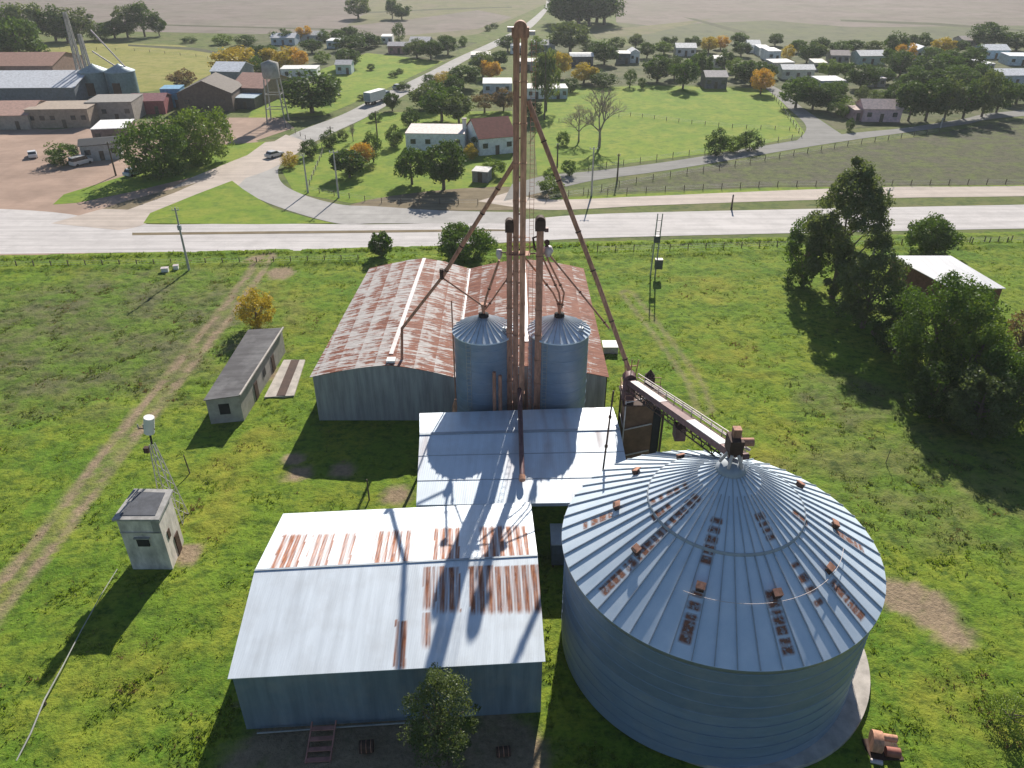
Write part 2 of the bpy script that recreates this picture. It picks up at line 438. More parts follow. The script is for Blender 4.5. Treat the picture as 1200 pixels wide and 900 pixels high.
def tree(pxx, base, wpx, top, kind, leaf, label, name=None, group=None, dz=0):
    """tree seen standing at survey pixel (pxx, base) with its crown wpx wide and its top on row top"""
    global _cnt; _cnt += 1
    p = G(pxx, base); h = max(1.2, hgt(p.x, p.y, top)); wd = wpx*mpp(p.x, p.y, h*.5)
    r, kids = PROTO[kind][_cnt % len(PROTO[kind])]
    if kind in ('bare',): sc = (wd/5, wd/5, h/7.6)
    else: sc = (wd/7.3*rng.uniform(.88, 1.12), wd/7.3*rng.uniform(.85, 1.2), h/9.5)
    o, ks = dup(r, kids, (p.x, p.y, dz), sc, rng.uniform(0, 6.28))
    nm = name or {'bare': 'bare_tree', 'bush': 'bush', 'column': 'slender_tree', 'tall': 'tall_tree', 'broad': 'broad_tree', 'ragged': 'eucalyptus_tree'}[kind]
    o.name = nm; tag(o, label, 'bush' if nm in ('bush', 'shrub') else 'tree', group)
    if leaf:
        k = ks[-1]
        k.material_slots[0].link = 'OBJECT'; k.material_slots[0].material = L[leaf]
    return o

# ================================================================== SETTING
def struct(o): o['kind'] = 'structure'; return o
def smooth_poly(pts, it=2):
    for _ in range(it):
        q = []
        for i in range(len(pts)):
            a, b = pts[i], pts[(i+1) % len(pts)]
            q += [a*.75+b*.25, a*.25+b*.75]
        pts = q
    return pts
from mathutils.geometry import tessellate_polygon
def sheet(name, pix, z, mat, smooth=0, kind='structure'):
    P = [G(*p) for p in pix]
    if smooth: P = smooth_poly(P, smooth)
    P = [Vector((p.x, p.y, z)) for p in P]
    b = MB(); tris = tessellate_polygon([P])
    fs = []
    for t in tris:
        a = (P[t[1]]-P[t[0]]).cross(P[t[2]]-P[t[0]])
        fs.append(tuple(t) if a.z > 0 else tuple(t)[::-1])
    b.add(P, fs)
    o = b.build(name, mat); o['kind'] = kind; return o
def strip(name, pts, z, mat):
    """pts: ((xL,yL),(xR,yR)) survey pixel pairs of the two edges"""
    A = [G(*a) for a, b in pts]; B = [G(*b) for a, b in pts]
    def cat(Q):
        out = []
        for i in range(len(Q)-1):
            p0, p1, p2, p3 = Q[max(i-1, 0)], Q[i], Q[i+1], Q[min(i+2, len(Q)-1)]
            for k in range(8):
                t = k/8
                out.append(.5*((2*p1)+(p2-p0)*t+(2*p0-5*p1+4*p2-p3)*t*t+(3*p1-p0-3*p2+p3)*t**3))
        return out+[Q[-1]]
    A, B = cat(A), cat(B); P = [(a.x, a.y, z) for a in A]+[(b.x, b.y, z) for b in B]; n = len(A)
    b = MB()
    for i in range(n-1):
        f = (i, i+1, n+i+1, n+i)
        v = [Vector(P[j]) for j in f]
        if (v[1]-v[0]).cross(v[2]-v[0]).z < 0: f = f[::-1]
        b.add([P[j] for j in f], [(0, 1, 2, 3)])
    o = b.build(name, mat); return struct(o)

g_ = MB(); g_.add([(-2600, -300, 0), (2600, -300, 0), (2600, 3200, 0), (-2600, 3200, 0)], [(0, 1, 2, 3)])
struct(g_.build('ground', M_base))
# far fields
def wsheet(name, P, z, mat):
    b = MB(); b.add([(x, y, z) for x, y in P], [tuple(range(len(P)))]); return struct(b.build(name, mat))
Z = .02
sheet('ploughed_field', [(-900, 24), (-900, -60), (360, -60), (420, 6), (430, 14), (395, 38), (300, 40), (200, 38), (0, 33)], .03, M_plough)
sheet('olive_field', [(395, 38), (430, 14), (420, 6), (360, -60), (660, -60), (650, 0), (560, 40), (520, 46), (400, 46)], .034, M_olive)
sheet('ploughed_field', [(470, 24), (560, 12), (600, 20), (560, 34), (470, 42), (380, 42), (395, 32)], .038, M_plough)
sheet('ploughed_field', [(722, -60), (1900, -60), (1900, 34), (1200, 30), (1000, 32), (900, 24), (760, 30), (722, 26)], .03, M_plough)
sheet('crop_field', [(722, 26), (760, 30), (900, 24), (1000, 32), (1200, 30), (1900, 34), (1900, 56), (1200, 54), (900, 54), (740, 52)], .034, M_crop)
sheet('pale_strip_field', [(690, 36), (760, 30), (835, 22), (760, 40), (700, 46)], .042, M_olive)
M_line = grass_mat('field_edge_growth', [(.09, .10, .06), (.11, .11, .07), (.12, .12, .07), (.07, .08, .05), (.14, .14, .09)], .02, .15, .3)
for q_ in ([(800, 20), (815, 22), (878, 38), (868, 40)], [(985, 23), (1100, 27), (1200, 35), (1200, 37), (1090, 29.5), (985, 25)], [(60, 25), (240, 30), (400, 34), (400, 35.5), (240, 31.5), (60, 26.5)], [(150, 52), (230, 56), (262, 62), (258, 64), (225, 59), (150, 54)], [(430, 14), (520, 10), (600, 8), (600, 9), (520, 11.5), (430, 15.5)]):
    sheet('field_edge', q_, .046, M_line)
sheet('yellow_field', [(55, 51), (120, 50), (210, 53), (280, 66), (300, 84), (250, 98), (150, 110), (40, 76)], .026, M_yfield)
sheet('bright_field', [(640, 106), (760, 100), (905, 104), (945, 158), (860, 176), (700, 196), (630, 206), (625, 150)], .026, M_lawn)
sheet('roadside_field', [(290, 140), (380, 135), (440, 110), (520, 72), (430, 62), (380, 80), (330, 100), (300, 120)], .026, M_lawn)
sheet('house_garden', [(330, 200), (370, 170), (440, 132), (600, 130), (600, 232), (500, 236), (410, 238), (345, 226)], .028, M_lawn)
M_town = grass_mat('town_plots_ground', [(.10, .125, .05), (.13, .13, .07), (.16, .15, .09), (.05, .07, .03), (.17, .18, .08)], .03, .12, .3)
sheet('town_plots', [(640, 46), (740, 54), (900, 54), (1200, 54), (1500, 56), (1500, 116), (1200, 130), (1060, 147), (980, 152), (930, 118), (905, 102), (760, 98), (640, 104)], .024, M_town)
sheet('town_plots', [(290, 40), (480, 44), (560, 50), (500, 72), (430, 66), (380, 80), (300, 110), (270, 84)], .024, M_town)
sheet('heath_field', [(720, 214), (860, 190), (980, 172), (1080, 160), (1200, 138), (1500, 110), (1500, 216), (1200, 217), (900, 219), (700, 226)], .026, M_heath)
sheet('verge', [(620, 233), (900, 220), (1200, 217), (1500, 216), (1500, 222), (1200, 222), (1000, 223), (640, 236)], .030, M_lawn)
# roads
sheet('dirt_yard', [(-400, 300), (-400, 120), (0, 148), (60, 152), (150, 145), (240, 138), (330, 138), (345, 150), (300, 165), (330, 180), (260, 205), (170, 235), (155, 262), (130, 300)], .034, M_yard)
strip('highway', [((-500, 306), (-500, 238)), ((0, 298), (0, 245)), ((150, 296), (150, 262)), ((300, 295), (300, 262)), ((450, 291), (450, 263)), ((600, 284), (600, 258)), ((700, 279), (700, 251)), ((900, 274), (900, 246)), ((1200, 268), (1200, 240)), ((1700, 260), (1700, 230))], .040, M_hwy)
strip('slip_road', [((610, 262), (610, 249)), ((520, 262), (520, 247)), ((440, 262), (440, 242)), ((395, 262), (400, 240)), ((330, 244), (360, 230)), ((290, 226), (332, 216)), ((275, 208), (326, 200)), ((290, 190), (335, 187)), ((318, 172), (358, 172)), ((350, 154), (390, 156)), ((402, 134), (430, 137)), ((445, 112), (470, 114)), ((500, 86), (518, 88)), ((535, 68), (550, 69)), ((575, 50), (590, 51)), ((610, 32), (622, 33)), ((634, 13), (640, 14)), ((640, 4), (644, 4)), ((642, -20), (646, -20))], .048, M_main)
strip('link_road', [((60, 262), (140, 270)), ((120, 245), (172, 262)), ((170, 232), (215, 236)), ((230, 210), (262, 217)), ((285, 186), (320, 197)), ((335, 158), (365, 168))], .052, M_dirt)
sheet('grass_island', [(168, 262), (176, 250), (230, 228), (272, 212), (285, 222), (320, 244), (360, 255), (392, 262), (300, 263)], .058, M_lawn)
sheet('brown_island', [(120, 245), (140, 238), (200, 222), (232, 214), (205, 226), (150, 246)], .058, M_verge)
sheet('tree_verge', [(62, 240), (75, 228), (150, 205), (240, 172), (312, 166), (290, 182), (225, 208), (150, 226), (90, 238)], .055, M_lawn)
strip('median_strip', [((155, 276), (155, 273)), ((300, 274.5), (300, 271.5)), ((450, 273), (450, 270)), ((560, 271.5), (560, 269)), ((600, 271), (600, 269.5))], .056, M_verge)
strip('service_road', [((560, 236), (600, 224)), ((640, 246), (640, 234)), ((760, 241), (760, 230)), ((900, 236), (900, 224)), ((1050, 232), (1050, 219)), ((1200, 230), (1200, 218)), ((1700, 222), (1700, 208))], .036, M_dirt)
sheet('bare_patch', [(400, 243), (440, 232), (520, 222), (600, 218), (640, 222), (650, 245), (560, 247), (470, 247)], .032, M_verge, 1)
strip('side_road', [((590, 236), (600, 216)), ((650, 222), (640, 206)), ((700, 211), (700, 200)), ((780, 200), (780, 190)), ((860, 187), (855, 178)), ((930, 175), (925, 166)), ((1000, 164), (990, 157)), ((1065, 155), (1060, 150)), ((1130, 146), (1125, 140)), ((1200, 136), (1200, 129)), ((1500, 116), (1500, 108))], .044, M_asph)
strip('town_road', [((925, 172), (990, 160)), ((945, 150), (972, 148)), ((925, 128), (940, 126)), ((905, 110), (918, 108)), ((885, 96), (896, 95)), ((870, 85), (880, 84))], .049, M_asph)
strip('track', [((300, 168), (330, 165)), ((180, 232), (260, 238))], .0545, M_dirt)

# ------- near meadow: one displaced sheet with painted tracks
def seg_d(x, y, a, b):
    ax, ay = a; bx, by = b; dx, dy = bx-ax, by-ay
    t = max(0, min(1, ((x-ax)*dx+(y-ay)*dy)/(dx*dx+dy*dy))); return math.hypot(x-ax-dx*t, y-ay-dy*t)
def gp(*pts): return [(G(*p).x, G(*p).y) for p in pts]
TRACKL = gp((313, 300), (300, 320), (262, 372), (215, 430), (150, 510), (100, 575), (60, 630), (0, 702), (-60, 780))
TRACKR = gp((735, 345), (760, 375), (790, 415), (815, 450), (825, 480))
SLABT = gp((313, 300), (340, 298))
def path_info(x, y, path):
    return min(seg_d(x, y, path[i], path[i+1]) for i in range(len(path)-1))
def road_edge(x):                                    # Y of the highway's near edge at X
    a = G(0, 299); b = G(1200, 271)
    return a.y + (b.y-a.y)*(x-a.x)/(b.x-a.x) - .3
BLOBS_DIRT = [(gp((1060, 700))[0], 2.2), (gp((1095, 722))[0], 2.6), (gp((1118, 745))[0], 1.6), (gp((465, 583))[0], 1.8), (gp((345, 540))[0], 1.4), (gp((350, 555))[0], 1.6), (gp((400, 550))[0], 1.5), (gp((330, 440))[0], 2.5), (gp((470, 875))[0], 5), (gp((350, 885))[0], 5), (gp((590, 880))[0], 3.5),
              (gp((300, 305))[0], 2.0), (gp((330, 320))[0], 2.5), (gp((218, 648))[0], 1.4)]
BLOBS_DRY = [(gp((320, 350))[0], 6), (gp((345, 385))[0], 5), (gp((260, 560))[0], 4), (gp((245, 600))[0], 4), (gp((310, 520))[0], 3.5), (gp((150, 790))[0], 4), (gp((860, 420))[0], 6), (gp((900, 520))[0], 5), (gp((830, 340))[0], 6), (gp((1130, 830))[0], 3.5), (gp((1180, 850))[0], 3)]
SHADEPATCH = []
def masks(x, y):
    n1 = noise.noise(Vector((x*.35, y*.35, 0))); n2 = noise.noise(Vector((x*1.3, y*1.3, 3)))
    dL = path_info(x, y, TRACKL)+n2*.4+n1*.2
    dirt = 0
    for off in (1.0,):
        dirt = max(dirt, 1.25-abs(dL-off)/.62)
    dirt = max(0, min(1, dirt*1.3))*max(.35, min(.95, .8+.9*n1+.5*n2))
    if dL < .5: dirt = max(dirt, .25)
    dR = path_info(x, y, TRACKR)+n2*.3
    dirt = max(dirt, .55*max(0, 1-abs(dR-.8)/.6))
    for (c, r) in BLOBS_DIRT:
        d = math.hypot(x-c[0], y-c[1])/r + n1*.5 + n2*.3
        dirt = max(dirt, min(1, max(0, (1.05-d)*2.2))*.95)
    dry = 0
    for (c, r) in BLOBS_DRY:
        d = math.hypot(x-c[0], y-c[1])/r + n1*.5
        dry = max(dry, min(1, max(0, (1.1-d)*1.6)))
    heath = 0
    c = G(110, 390); d = math.hypot((x-c.x)/26, (y-c.y)/22)+n1*.3; heath = max(heath, min(1, max(0, (1.1-d)*2.2)))
    c = G(1080, 560); d = math.hypot((x-c.x)/14, (y-c.y)/11)+n1*.4; heath = max(heath, .6*min(1, max(0, (1.1-d)*2)))
    c = G(1000, 470); d = math.hypot((x-c.x)/8, (y-c.y)/6)+n1*.4; heath = max(heath, .9*min(1, max(0, (1.1-d)*2)))
    return dirt, dry, heath
RECTS = []                                           # building footprints, kept flat and free of weeds
def foot(P, m=.3): 
    xs = [p[0] for p in P]; ys = [p[1] for p in P]; RECTS.append((min(xs)-m, max(xs)+m, min(ys)-m, max(ys)+m))
foot([(-18, 32.2), (1.9, 48.8)]); foot([(-8.9, 48.9), (10.2, 62.5)]); foot([(-20.8, 69.2), (10.7, 99)])
foot([(-32.2, 68.4), (-28.4, 84.8)]); foot([(-31.7, 46.9), (-27.8, 50.8)])
def infoot(x, y, m=0): return any(a-m < x < b+m and c-m < y < d+m for a, b, c, d in RECTS) or math.hypot(x-14.6, y-39.3) < 11.6+m
st = .45
xs = np.arange(-95, 105, st); ys = np.arange(16, 132, st)
vid = {}; V = []; A1 = []; A2 = []; A3 = []; F = []
for j, y in enumerate(ys):
    for i, x in enumerate(xs):
        x, y = float(x), float(y)
        if y > road_edge(x)+st or abs(x) > y*.78+14: continue
        e = road_edge(x)-y
        d, r, h_ = masks(x, y)
        z = .10 + .16*noise.noise(Vector((x*.22, y*.22, 0))) + (1-.8*d)*(.13*noise.noise(Vector((x*.7, y*.7, 5))) + .13*abs(noise.noise(Vector((x*1.6, y*1.6, 9)))) * (1+2.4*h_))
        z = max(max(z, .03) - .06*d, .02)
        if infoot(x, y, .5): z = .03
        if e < 1.2: z = .03+max(0, z-.03)*max(0, e)/1.2
        if 2.0 < e < 4.5: z = .02
        if 5 < e < 8: z += .25*(1-abs(e-6.5)/1.5)
        vid[(i, j)] = len(V); V.append((x, y, z)); A1.append(d); A2.append(r); A3.append(h_)
for (i, j), k in vid.items():
    q = [vid.get((i+1, j)), vid.get((i+1, j+1)), vid.get((i, j+1))]
    if None not in q: F.append((k, *q))
me = bpy.data.meshes.new('meadow'); me.from_pydata(V, [], F); me.materials.append(M_near)
for nm, arr in (('dirt', A1), ('dry', A2), ('heath', A3)):
    at = me.attributes.new(nm, 'FLOAT', 'POINT'); at.data.foreach_set('value', arr)
me.polygons.foreach_set('use_smooth', [True]*len(me.polygons))
o = bpy.data.objects.new('meadow', me); C.objects.link(o); struct(o)

# weeds: uncountable small clumps over the meadow
def weeds(name, n, mat, seed, fn, hmin, hmax, label):
    g = np.random.default_rng(seed); out = []
    k = 0
    while k < n:
        y = 24 + 100*g.random()**1.25; x = (g.random()*2-1)*(y*.74+10)
        if y > road_edge(x)-.6 or infoot(x, y, .25): continue
        d, r, h_ = masks(x, y)
        if g.random() > fn(x, y, d, r, h_): continue
        k += 1
        s = g.uniform(hmin, hmax)
        m = 7
        c = np.array([x, y, .02]) + np.stack([g.normal(size=m)*s*.55, g.normal(size=m)*s*.55, np.zeros(m)], 1)
        a = g.uniform(0, 2*np.pi, m); t = np.stack([np.cos(a), np.sin(a), np.zeros(m)], 1)*s*g.uniform(.18, .4, (m, 1))
        up = np.stack([g.normal(size=m)*.45, g.normal(size=m)*.45, g.uniform(.6, 1.2, m)], 1)*s
        out.append(np.stack([c-t, c+t, c+t*.5+up, c-t*.5+up], 1))
    V = np.concatenate(out).reshape(-1, 3)
    o = cloud_obj(name, V, mat); tag(o, label, 'grass', kind='stuff'); return o
def nz(x, y, s, o=0): return .5+.9*noise.noise(Vector((x*s, y*s, o)))
weeds('grass', 24000, L['weed'], 5, lambda x, y, d, r, h: (1 if d < .15 else 0)*(.15+.85*min(1, max(0, nz(x, y, .3)*1.6-.5))), .08, .20, 'short bright green grass tufts all over the meadow round the sheds')
weeds('coarse_grass', 7000, L['weedd'], 6, lambda x, y, d, r, h: (1 if d < .15 else 0)*(.03+.97*h)*(min(1, max(0, nz(x, y, .45, 7)*2-.7))), .10, .24, 'coarse dark clumps of scrubby grass in the field left of the dirt track')
weeds('straw_grass', 4000, L['brown'], 8, lambda x, y, d, r, h: (1-d)*(.04+.5*r+.8*h)*(min(1, max(0, nz(x, y, .4, 13)*2-.8))), .08, .2, 'straw coloured dry grass tufts scattered through the meadow')
def verge_f(x, y, d, r, h):
    e = road_edge(x)-y
    return 1.0 if 4.8 < e < 7.5 or 1 < e < 2 else 0
weeds('tall_grass', 2600, L['weed'], 9, verge_f, .18, .38, 'taller green grass along the ditch beside the highway')

# ================================================================== BIG STORAGE BUILDINGS
def lerp(a, b, t): return a+(b-a)*t
def grid_roof(mb, c00, c10, c11, c01, nu, nv, t=.06):
    """top surface grid (for painted rust) plus edges; c00->c10 along u, c00->c01 along v"""
    c00, c10, c11, c01 = map(Vector, (c00, c10, c11, c01)); P = []
    for j in range(nv+1):
        for i in range(nu+1):
            u, v = i/nu, j/nv
            P.append(lerp(lerp(c00, c10, u), lerp(c01, c11, u), v))
    fs = [(j*(nu+1)+i, j*(nu+1)+i+1, (j+1)*(nu+1)+i+1, (j+1)*(nu+1)+i) for j in range(nv) for i in range(nu)]
    n = (c10-c00).cross(c01-c00)
    if n.z < 0: fs = [f[::-1] for f in fs]
    mb.add(P, fs)
    cor = [c00, c10, c11, c01]; dn = Vector((0, 0, -t))
    mb.add(cor+[c+dn for c in cor], [(0, 1, 5, 4), (1, 2, 6, 5), (2, 3, 7, 6), (3, 0, 4, 7), (7, 6, 5, 4)])
    return (nu+1)*(nv+1)
def paint(o, name, fn):
    at = o.data.attributes.new(name, 'FLOAT', 'POINT')
    off = origin(o.parent)
    at.data.foreach_set('value', [float(fn(v.co+off)) for v in o.data.vertices])

# ---- main shed (front)
NL, NR, FR, FL = (Vector((-17.6, 32.2, 0)), Vector((1.95, 33.5, 0)), Vector((1.35, 48.8, 0)), Vector((-18.1, 47.4, 0)))
RL, RR = Vector((-17.85, 39.75, 7.0)), Vector((1.65, 41.2, 7.0)); EV = 5.45
shed = thing('storage_shed', 'large grey metal shed with rust streaked low gable roof in the foreground', 'shed', (-8, 40, 0))
b = MB(); b.add([NL, NR, FR, FL, NL+Vector((0, 0, EV)), NR+Vector((0, 0, EV)), FR+Vector((0, 0, EV)), FL+Vector((0, 0, EV)), RL-Vector((0, 0, .06)), RR-Vector((0, 0, .06))],
      [(0, 1, 5, 4), (2, 3, 7, 6), (1, 2, 6, 9, 5), (3, 0, 4, 8, 7)])
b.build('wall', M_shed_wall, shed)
ov = .18
def ovh(p, ref, z): d = (p-ref); d.z = 0; q = p + d.normalized()*ov; return Vector((q.x, q.y, z))
ux = (NR-NL).normalized()
for nm, a, c, ra, rc in (('front', NL, NR, RL, RR), ('rear', FL, FR, RL, RR)):
    dirn = Vector((a.x-ra.x, a.y-ra.y, 0)).normalized()*.25
    p0 = Vector((a.x, a.y, EV-.03))+dirn-ux*ov; p1 = Vector((c.x, c.y, EV-.03))+dirn+ux*ov
    q0 = ra-ux*ov; q1 = rc+ux*ov
    rb = MB(); grid_roof(rb, q0, q1, p1, p0, 190, 60, .05)
    ro = rb.build('roof', M_shed_roof, shed)
    if nm == 'front':
        pat = [(.595, .628, 0, .45, 1), (.592, .618, .45, .80, .8), (.64, .715, 0, .48, 1), (.755, .985, 0, .50, 1), (.505, .535, .52, .98, 1), (.76, .80, .0, .5, 1), (.985, .999, 0, .5, .6)]
    else:
        pat = [(.055, .10, 0, .62, 1), (.105, .14, 0, .62, .9), (.17, .20, 0, .62, .7), (.21, .245, 0, .62, .75), (.28, .325, 0, .62, .7), (.41, .45, 0, .64, .9), (.455, .50, 0, .64, 1), (.52, .545, 0, .64, .8), (.63, .665, 0, .66, .9), (.67, .715, 0, .66, 1), (.80, .97, 0, .66, 1)]
    L0 = (q1-q0).length; uxx = (q1-q0)/L0; vv = ((p0-q0)); LV = vv.length; vv = vv/LV
    def fn(p, q0=q0.copy(), uxx=uxx.copy(), vv=vv.copy(), pat=pat, L0=L0, LV=LV):
        d = p-q0; u = d.dot(uxx)/L0; v = d.dot(vv)/LV; m = 0
        for (u0, u1, v0, v1, s_) in pat:
            e = .004
            if u0-e < u < u1+e and v < v1+.015*math.sin(u*400) and v >= v0:
                wv_ = .72+.42*math.sin(u*L0*6.283/.62+u0*40)+.35*math.sin(u*L0*6.283/.23)      # sheet by sheet
                m = max(m, s_*wv_*(1 if v1-v > .06 else (v1-v)/.06))
        return max(0, min(1, m))
    paint(ro, 'rust', fn)
rb = MB(); rb.beam(RL-ux*ov+Vector((0, 0, .03)), RR+ux*ov+Vector((0, 0, .03)), .16, .03); rb.build('ridge_cap', M_rib, shed)
rb = MB(); rb.beam(Vector((NL.x, NL.y-.02, EV-.10)), Vector((NR.x, NR.y-.02, EV-.10)), .05, .16); rb.build('fascia', M_rib, shed)
b = MB(); b.box((1.72, 40, 2.0), (.08, 4.4, 4.0), R(2)); b.build('door', M_dark, shed)

# ---- canopy behind it
can = thing('loading_canopy', 'open sided grey metal canopy roof below the two small silos', 'canopy', (0, 55, 0))
c_fl, c_fr, c_rl, c_rr, c_bl, c_br = map(Vector, ((-7.85, 49.2, 5.0), (10.1, 49.6, 5.0), (-8.35, 57.6, 6.25), (9.85, 58.4, 6.25), (-8.85, 61.9, 5.7), (9.75, 63.0, 5.7)))
rust_c = lambda p: max(0, min(1, 1.2*noise.noise(Vector((p.x*1.1, p.y*.12, 1)))-.15+(.35 if p.x > 7.5 and p.y > 56 else 0)))*.55
rb = MB(); grid_roof(rb, c_rl, c_rr, c_fr, c_fl, 60, 20, .06); paint(rb.build('roof', M_canopy, can), 'rust', rust_c)
rb = MB(); grid_roof(rb, c_rl, c_rr, c_br, c_bl, 60, 12, .06); paint(rb.build('roof', M_canopy, can), 'rust', rust_c)
for t in (.0, .25, .5, .75, 1):
    for a, c2 in ((c_fl, c_fr), (c_bl, c_br)):
        p = lerp(a, c2, .01+.98*t); b = MB(); b.beam((p.x, p.y+(.3 if a is c_fl else -.3), 0), (p.x, p.y+(.3 if a is c_fl else -.3), p.z-.1), .22, .22); b.build('post', M_rust_d, can)
b = MB(); b.beam((c_fl.x, c_fl.y+.05, 4.8), (c_fr.x, c_fr.y+.05, 4.8), .1, .25); b.build('edge_beam', M_rib, can)
b = MB(); 
for (a, c2, t) in ((c_rl, c_rr, 0), (c_fl, c_fr, .5)):
    pass
for v in (.33, .68):
    p = lerp(c_rl, c_fl, v); q = lerp(c_rr, c_fr, v); b.beam(p+Vector((0, 0, .02)), q+Vector((0, 0, .02)), .06, .03)
b.beam(c_rl+Vector((0, 0, .03)), c_rr+Vector((0, 0, .03)), .35, .05); b.build('sheet_laps', M_rib, can)
b = MB(); b.prism([(-7.6, 61.2), (9.4, 62.3), (9.4, 62.45), (-7.6, 61.35)], 0, 5.5); b.build('rear_wall', M_shed_wall, can)
tk = thing('feed_bin', 'dark blue grey steel bin in the shade under the canopy edge beside the big silo', 'bin', (4.6, 48.0, 0))
b = MB(); b.box((4.6, 48.2, 1.55), (2.7, 2.4, 2.2)); b.build('body', plain('blue_grey_paint', (.12, .15, .19), .5), tk)
b = MB(); b.box((4.6, 48.2, 2.72), (2.85, 2.55, .12)); b.build('lid', M_rib, tk)
for sx in (-1, 1):
    for sy in (-1, 1):
        b = MB(); b.box((4.6+sx*1.2, 48.2+sy*1.05, .23), (.14, .14, .46)); b.build('leg', M_rust_d, tk)

# ---- rusted warehouse with two gabled bays
WF, WB = 69.2, 98.0
wh = thing('warehouse', 'long double bay warehouse with heavily rusted corrugated roof behind the small silos', 'warehouse', (-5, 84, 0))
XL, X1, XV, X2, XR_ = -20.7, -12.7, -5.9, 1.6, 9.8
EH, RH, VH = 5.6, 7.0, 5.5
def yy(x, y): return y
fr = WF+.0; shift = .6                               # rear is a little narrower in plan
def curve(xa, za, xb, zb, n=7, bulge=.18):
    return [(lerp(xa, xb, i/n), lerp(za, zb, i/n)+bulge*math.sin(math.pi*i/n)) for i in range(n+1)]
prof = curve(XL, EH, X1, RH)[:-1]+curve(X1, RH, XV, VH)[:-1]+curve(XV, VH, X2, RH-.1)[:-1]+curve(X2, RH-.1, XR_, EH)
def backx(x): return x*.97+.0+ (1.7 if x < -15 else (0.9 if x < -9 else 0))*.55
# front & back walls (single filled outline)
poly = [(XL, 0)]+prof+[(XR_, 0)]
for nm, y0, bx in (('front', WF, False), ('rear', WB, True)):
    b = MB(); P = [((backx(x) if bx else x), y0, z-.05 if z > 0 else 0) for x, z in poly]
    n = len(P); bt = [(p[0], p[1]+.15, p[2]) for p in P]
    b.add(P+bt, [tuple(range(n)), tuple(range(n, 2*n))[::-1]]+[(i, (i+1) % n, n+(i+1) % n, n+i) for i in range(n)])
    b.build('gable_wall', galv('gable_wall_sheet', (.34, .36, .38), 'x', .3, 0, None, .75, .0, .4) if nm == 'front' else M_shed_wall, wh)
for x in (XL, XR_):
    b = MB(); x2 = backx(x); b.add([(x, WF, 0), (x2, WB, 0), (x2, WB, EH-.05), (x, WF, EH-.05), (x+.1, WF, 0), (x2+.1, WB, 0), (x2+.1, WB, EH-.05), (x+.1, WF, EH-.05)], [(0, 1, 2, 3), (7, 6, 5, 4), (3, 2, 6, 7)])
    b.build('side_wall', plain('grimy_sheet', (.17, .14, .13), .7), wh)
def wroof(pr, sel):
    b = MB(); n = 40; P = []
    for j in range(n+1):
        y = lerp(WF-.25, WB+.2, j/n)
        for x, z in pr: P.append((lerp(x, backx(x), j/n), y, z+.02))
    m = len(pr); fs = [(j*m+i, j*m+i+1, (j+1)*m+i+1, (j+1)*m+i) for j in range(n) for i in range(m-1)]
    b.add(P, fs); q = len(P)
    b.add([(p[0], p[1], p[2]-.06) for p in P[:m]]+P[:m], [(i, i+1, m+i+1, m+i) for i in range(m-1)])
    b.add([(p[0], p[1], p[2]-.06) for p in P[::m]]+P[::m], [(i, i+1, n+1+i+1, n+1+i) for i in range(n)])
    o = b.build('roof', M_wroof, wh); paint(o, 'rust', lambda p: sel); return o
wroof([(XL-.25, EH-.05)]+curve(XL, EH, X1, RH), -.05)
wroof(curve(X1, RH, XV, VH), .15)
wroof(curve(XV, VH, X2, RH-.1), .45)
wroof(curve(X2, RH-.1, XR_, EH)+[(XR_+.25, EH-.05)], .6)
b = MB(); b.beam((X1, WF+2, RH+.06), (backx(X1), WB+.1, RH+.06), .45, .06); b.build('ridge_cap', M_pale, wh)
b = MB(); b.beam((X2, WF+5, RH-.04), (backx(X2), WB+.1, RH-.04), .5, .06); b.build('ridge_cap', M_pale, wh)
b = MB(); b.beam((XV, WF-.1, VH+.02), (backx(XV), WB+.1, VH+.02), .35, .06); b.build('valley_gutter', M_pale, wh)
b = MB(); b.box((X1+.2, WF+.6, RH+.12), (.9, .9, .25)); b.build('ridge_vent', M_white, wh)

# ---- small shed with long roof
sm = thing('outbuilding', 'long low block outbuilding with dark grey mono pitch roof beside the dirt track', 'outbuilding', (-30.4, 76, 0))
q = [Vector(p) for p in ((-32.1, 68.5, 0), (-28.75, 69.1, 0), (-28.2, 84.6, 0), (-32.2, 84.5, 0))]
M_block = plain('grey_block_wall', (.36, .34, .32), .9, 0, .22, 1.2)
b = MB(); b.prism([(p.x, p.y) for p in q], 0, [3.0, 3.25, 3.25, 3.0]); b.build('wall', M_block, sm)
def roofplate(P, z, o=.15, t=.08):
    c = sum(P, Vector())/len(P); return [Vector((p.x+(p.x-c.x)/abs(p.x-c.x)*o, p.y+(p.y-c.y)/abs(p.y-c.y)*o, zz)) for p, zz in zip(P, z)]
M_fibre = galv('fibre_cement_roof', (.12, .115, .12), 'y', .9, 0, None, .75, 0, .35)
b = MB(); b.slab(roofplate(q, (3.1, 3.33, 3.33, 3.1)), .08); b.build('roof', M_fibre, sm)
b = MB(); rp = roofplate(q, (3.1, 3.33, 3.33, 3.1)); b.beam(rp[1]+Vector((.03, 0, .03)), rp[2]+Vector((.03, 0, .03)), .18, .16); b.build('roof_edge', M_conc_l, sm)
f0 = lerp(q[0], q[1], .34); f1 = lerp(q[0], q[1], .66)
b = MB(); b.add([Vector((f0.x, f0.y-.03, 1.1)), Vector((f1.x, f1.y-.03, 1.1)), Vector((f1.x, f1.y-.03, 2.4)), Vector((f0.x, f0.y-.03, 2.4))], [(0, 1, 2, 3)]); b.build('window', M_dark, sm)
for t in (.30, .70):
    p = lerp(q[1], q[2], t); b = MB(); b.box((p.x+.03, p.y, 1.05), (.08, 1.0, 2.1)); b.build('door', M_rust_d, sm)
b = MB(); p = lerp(q[1], q[2], .5); b.box((p.x+.02, p.y, 1.6), (.06, .9, .9)); b.build('window', M_dark, sm)
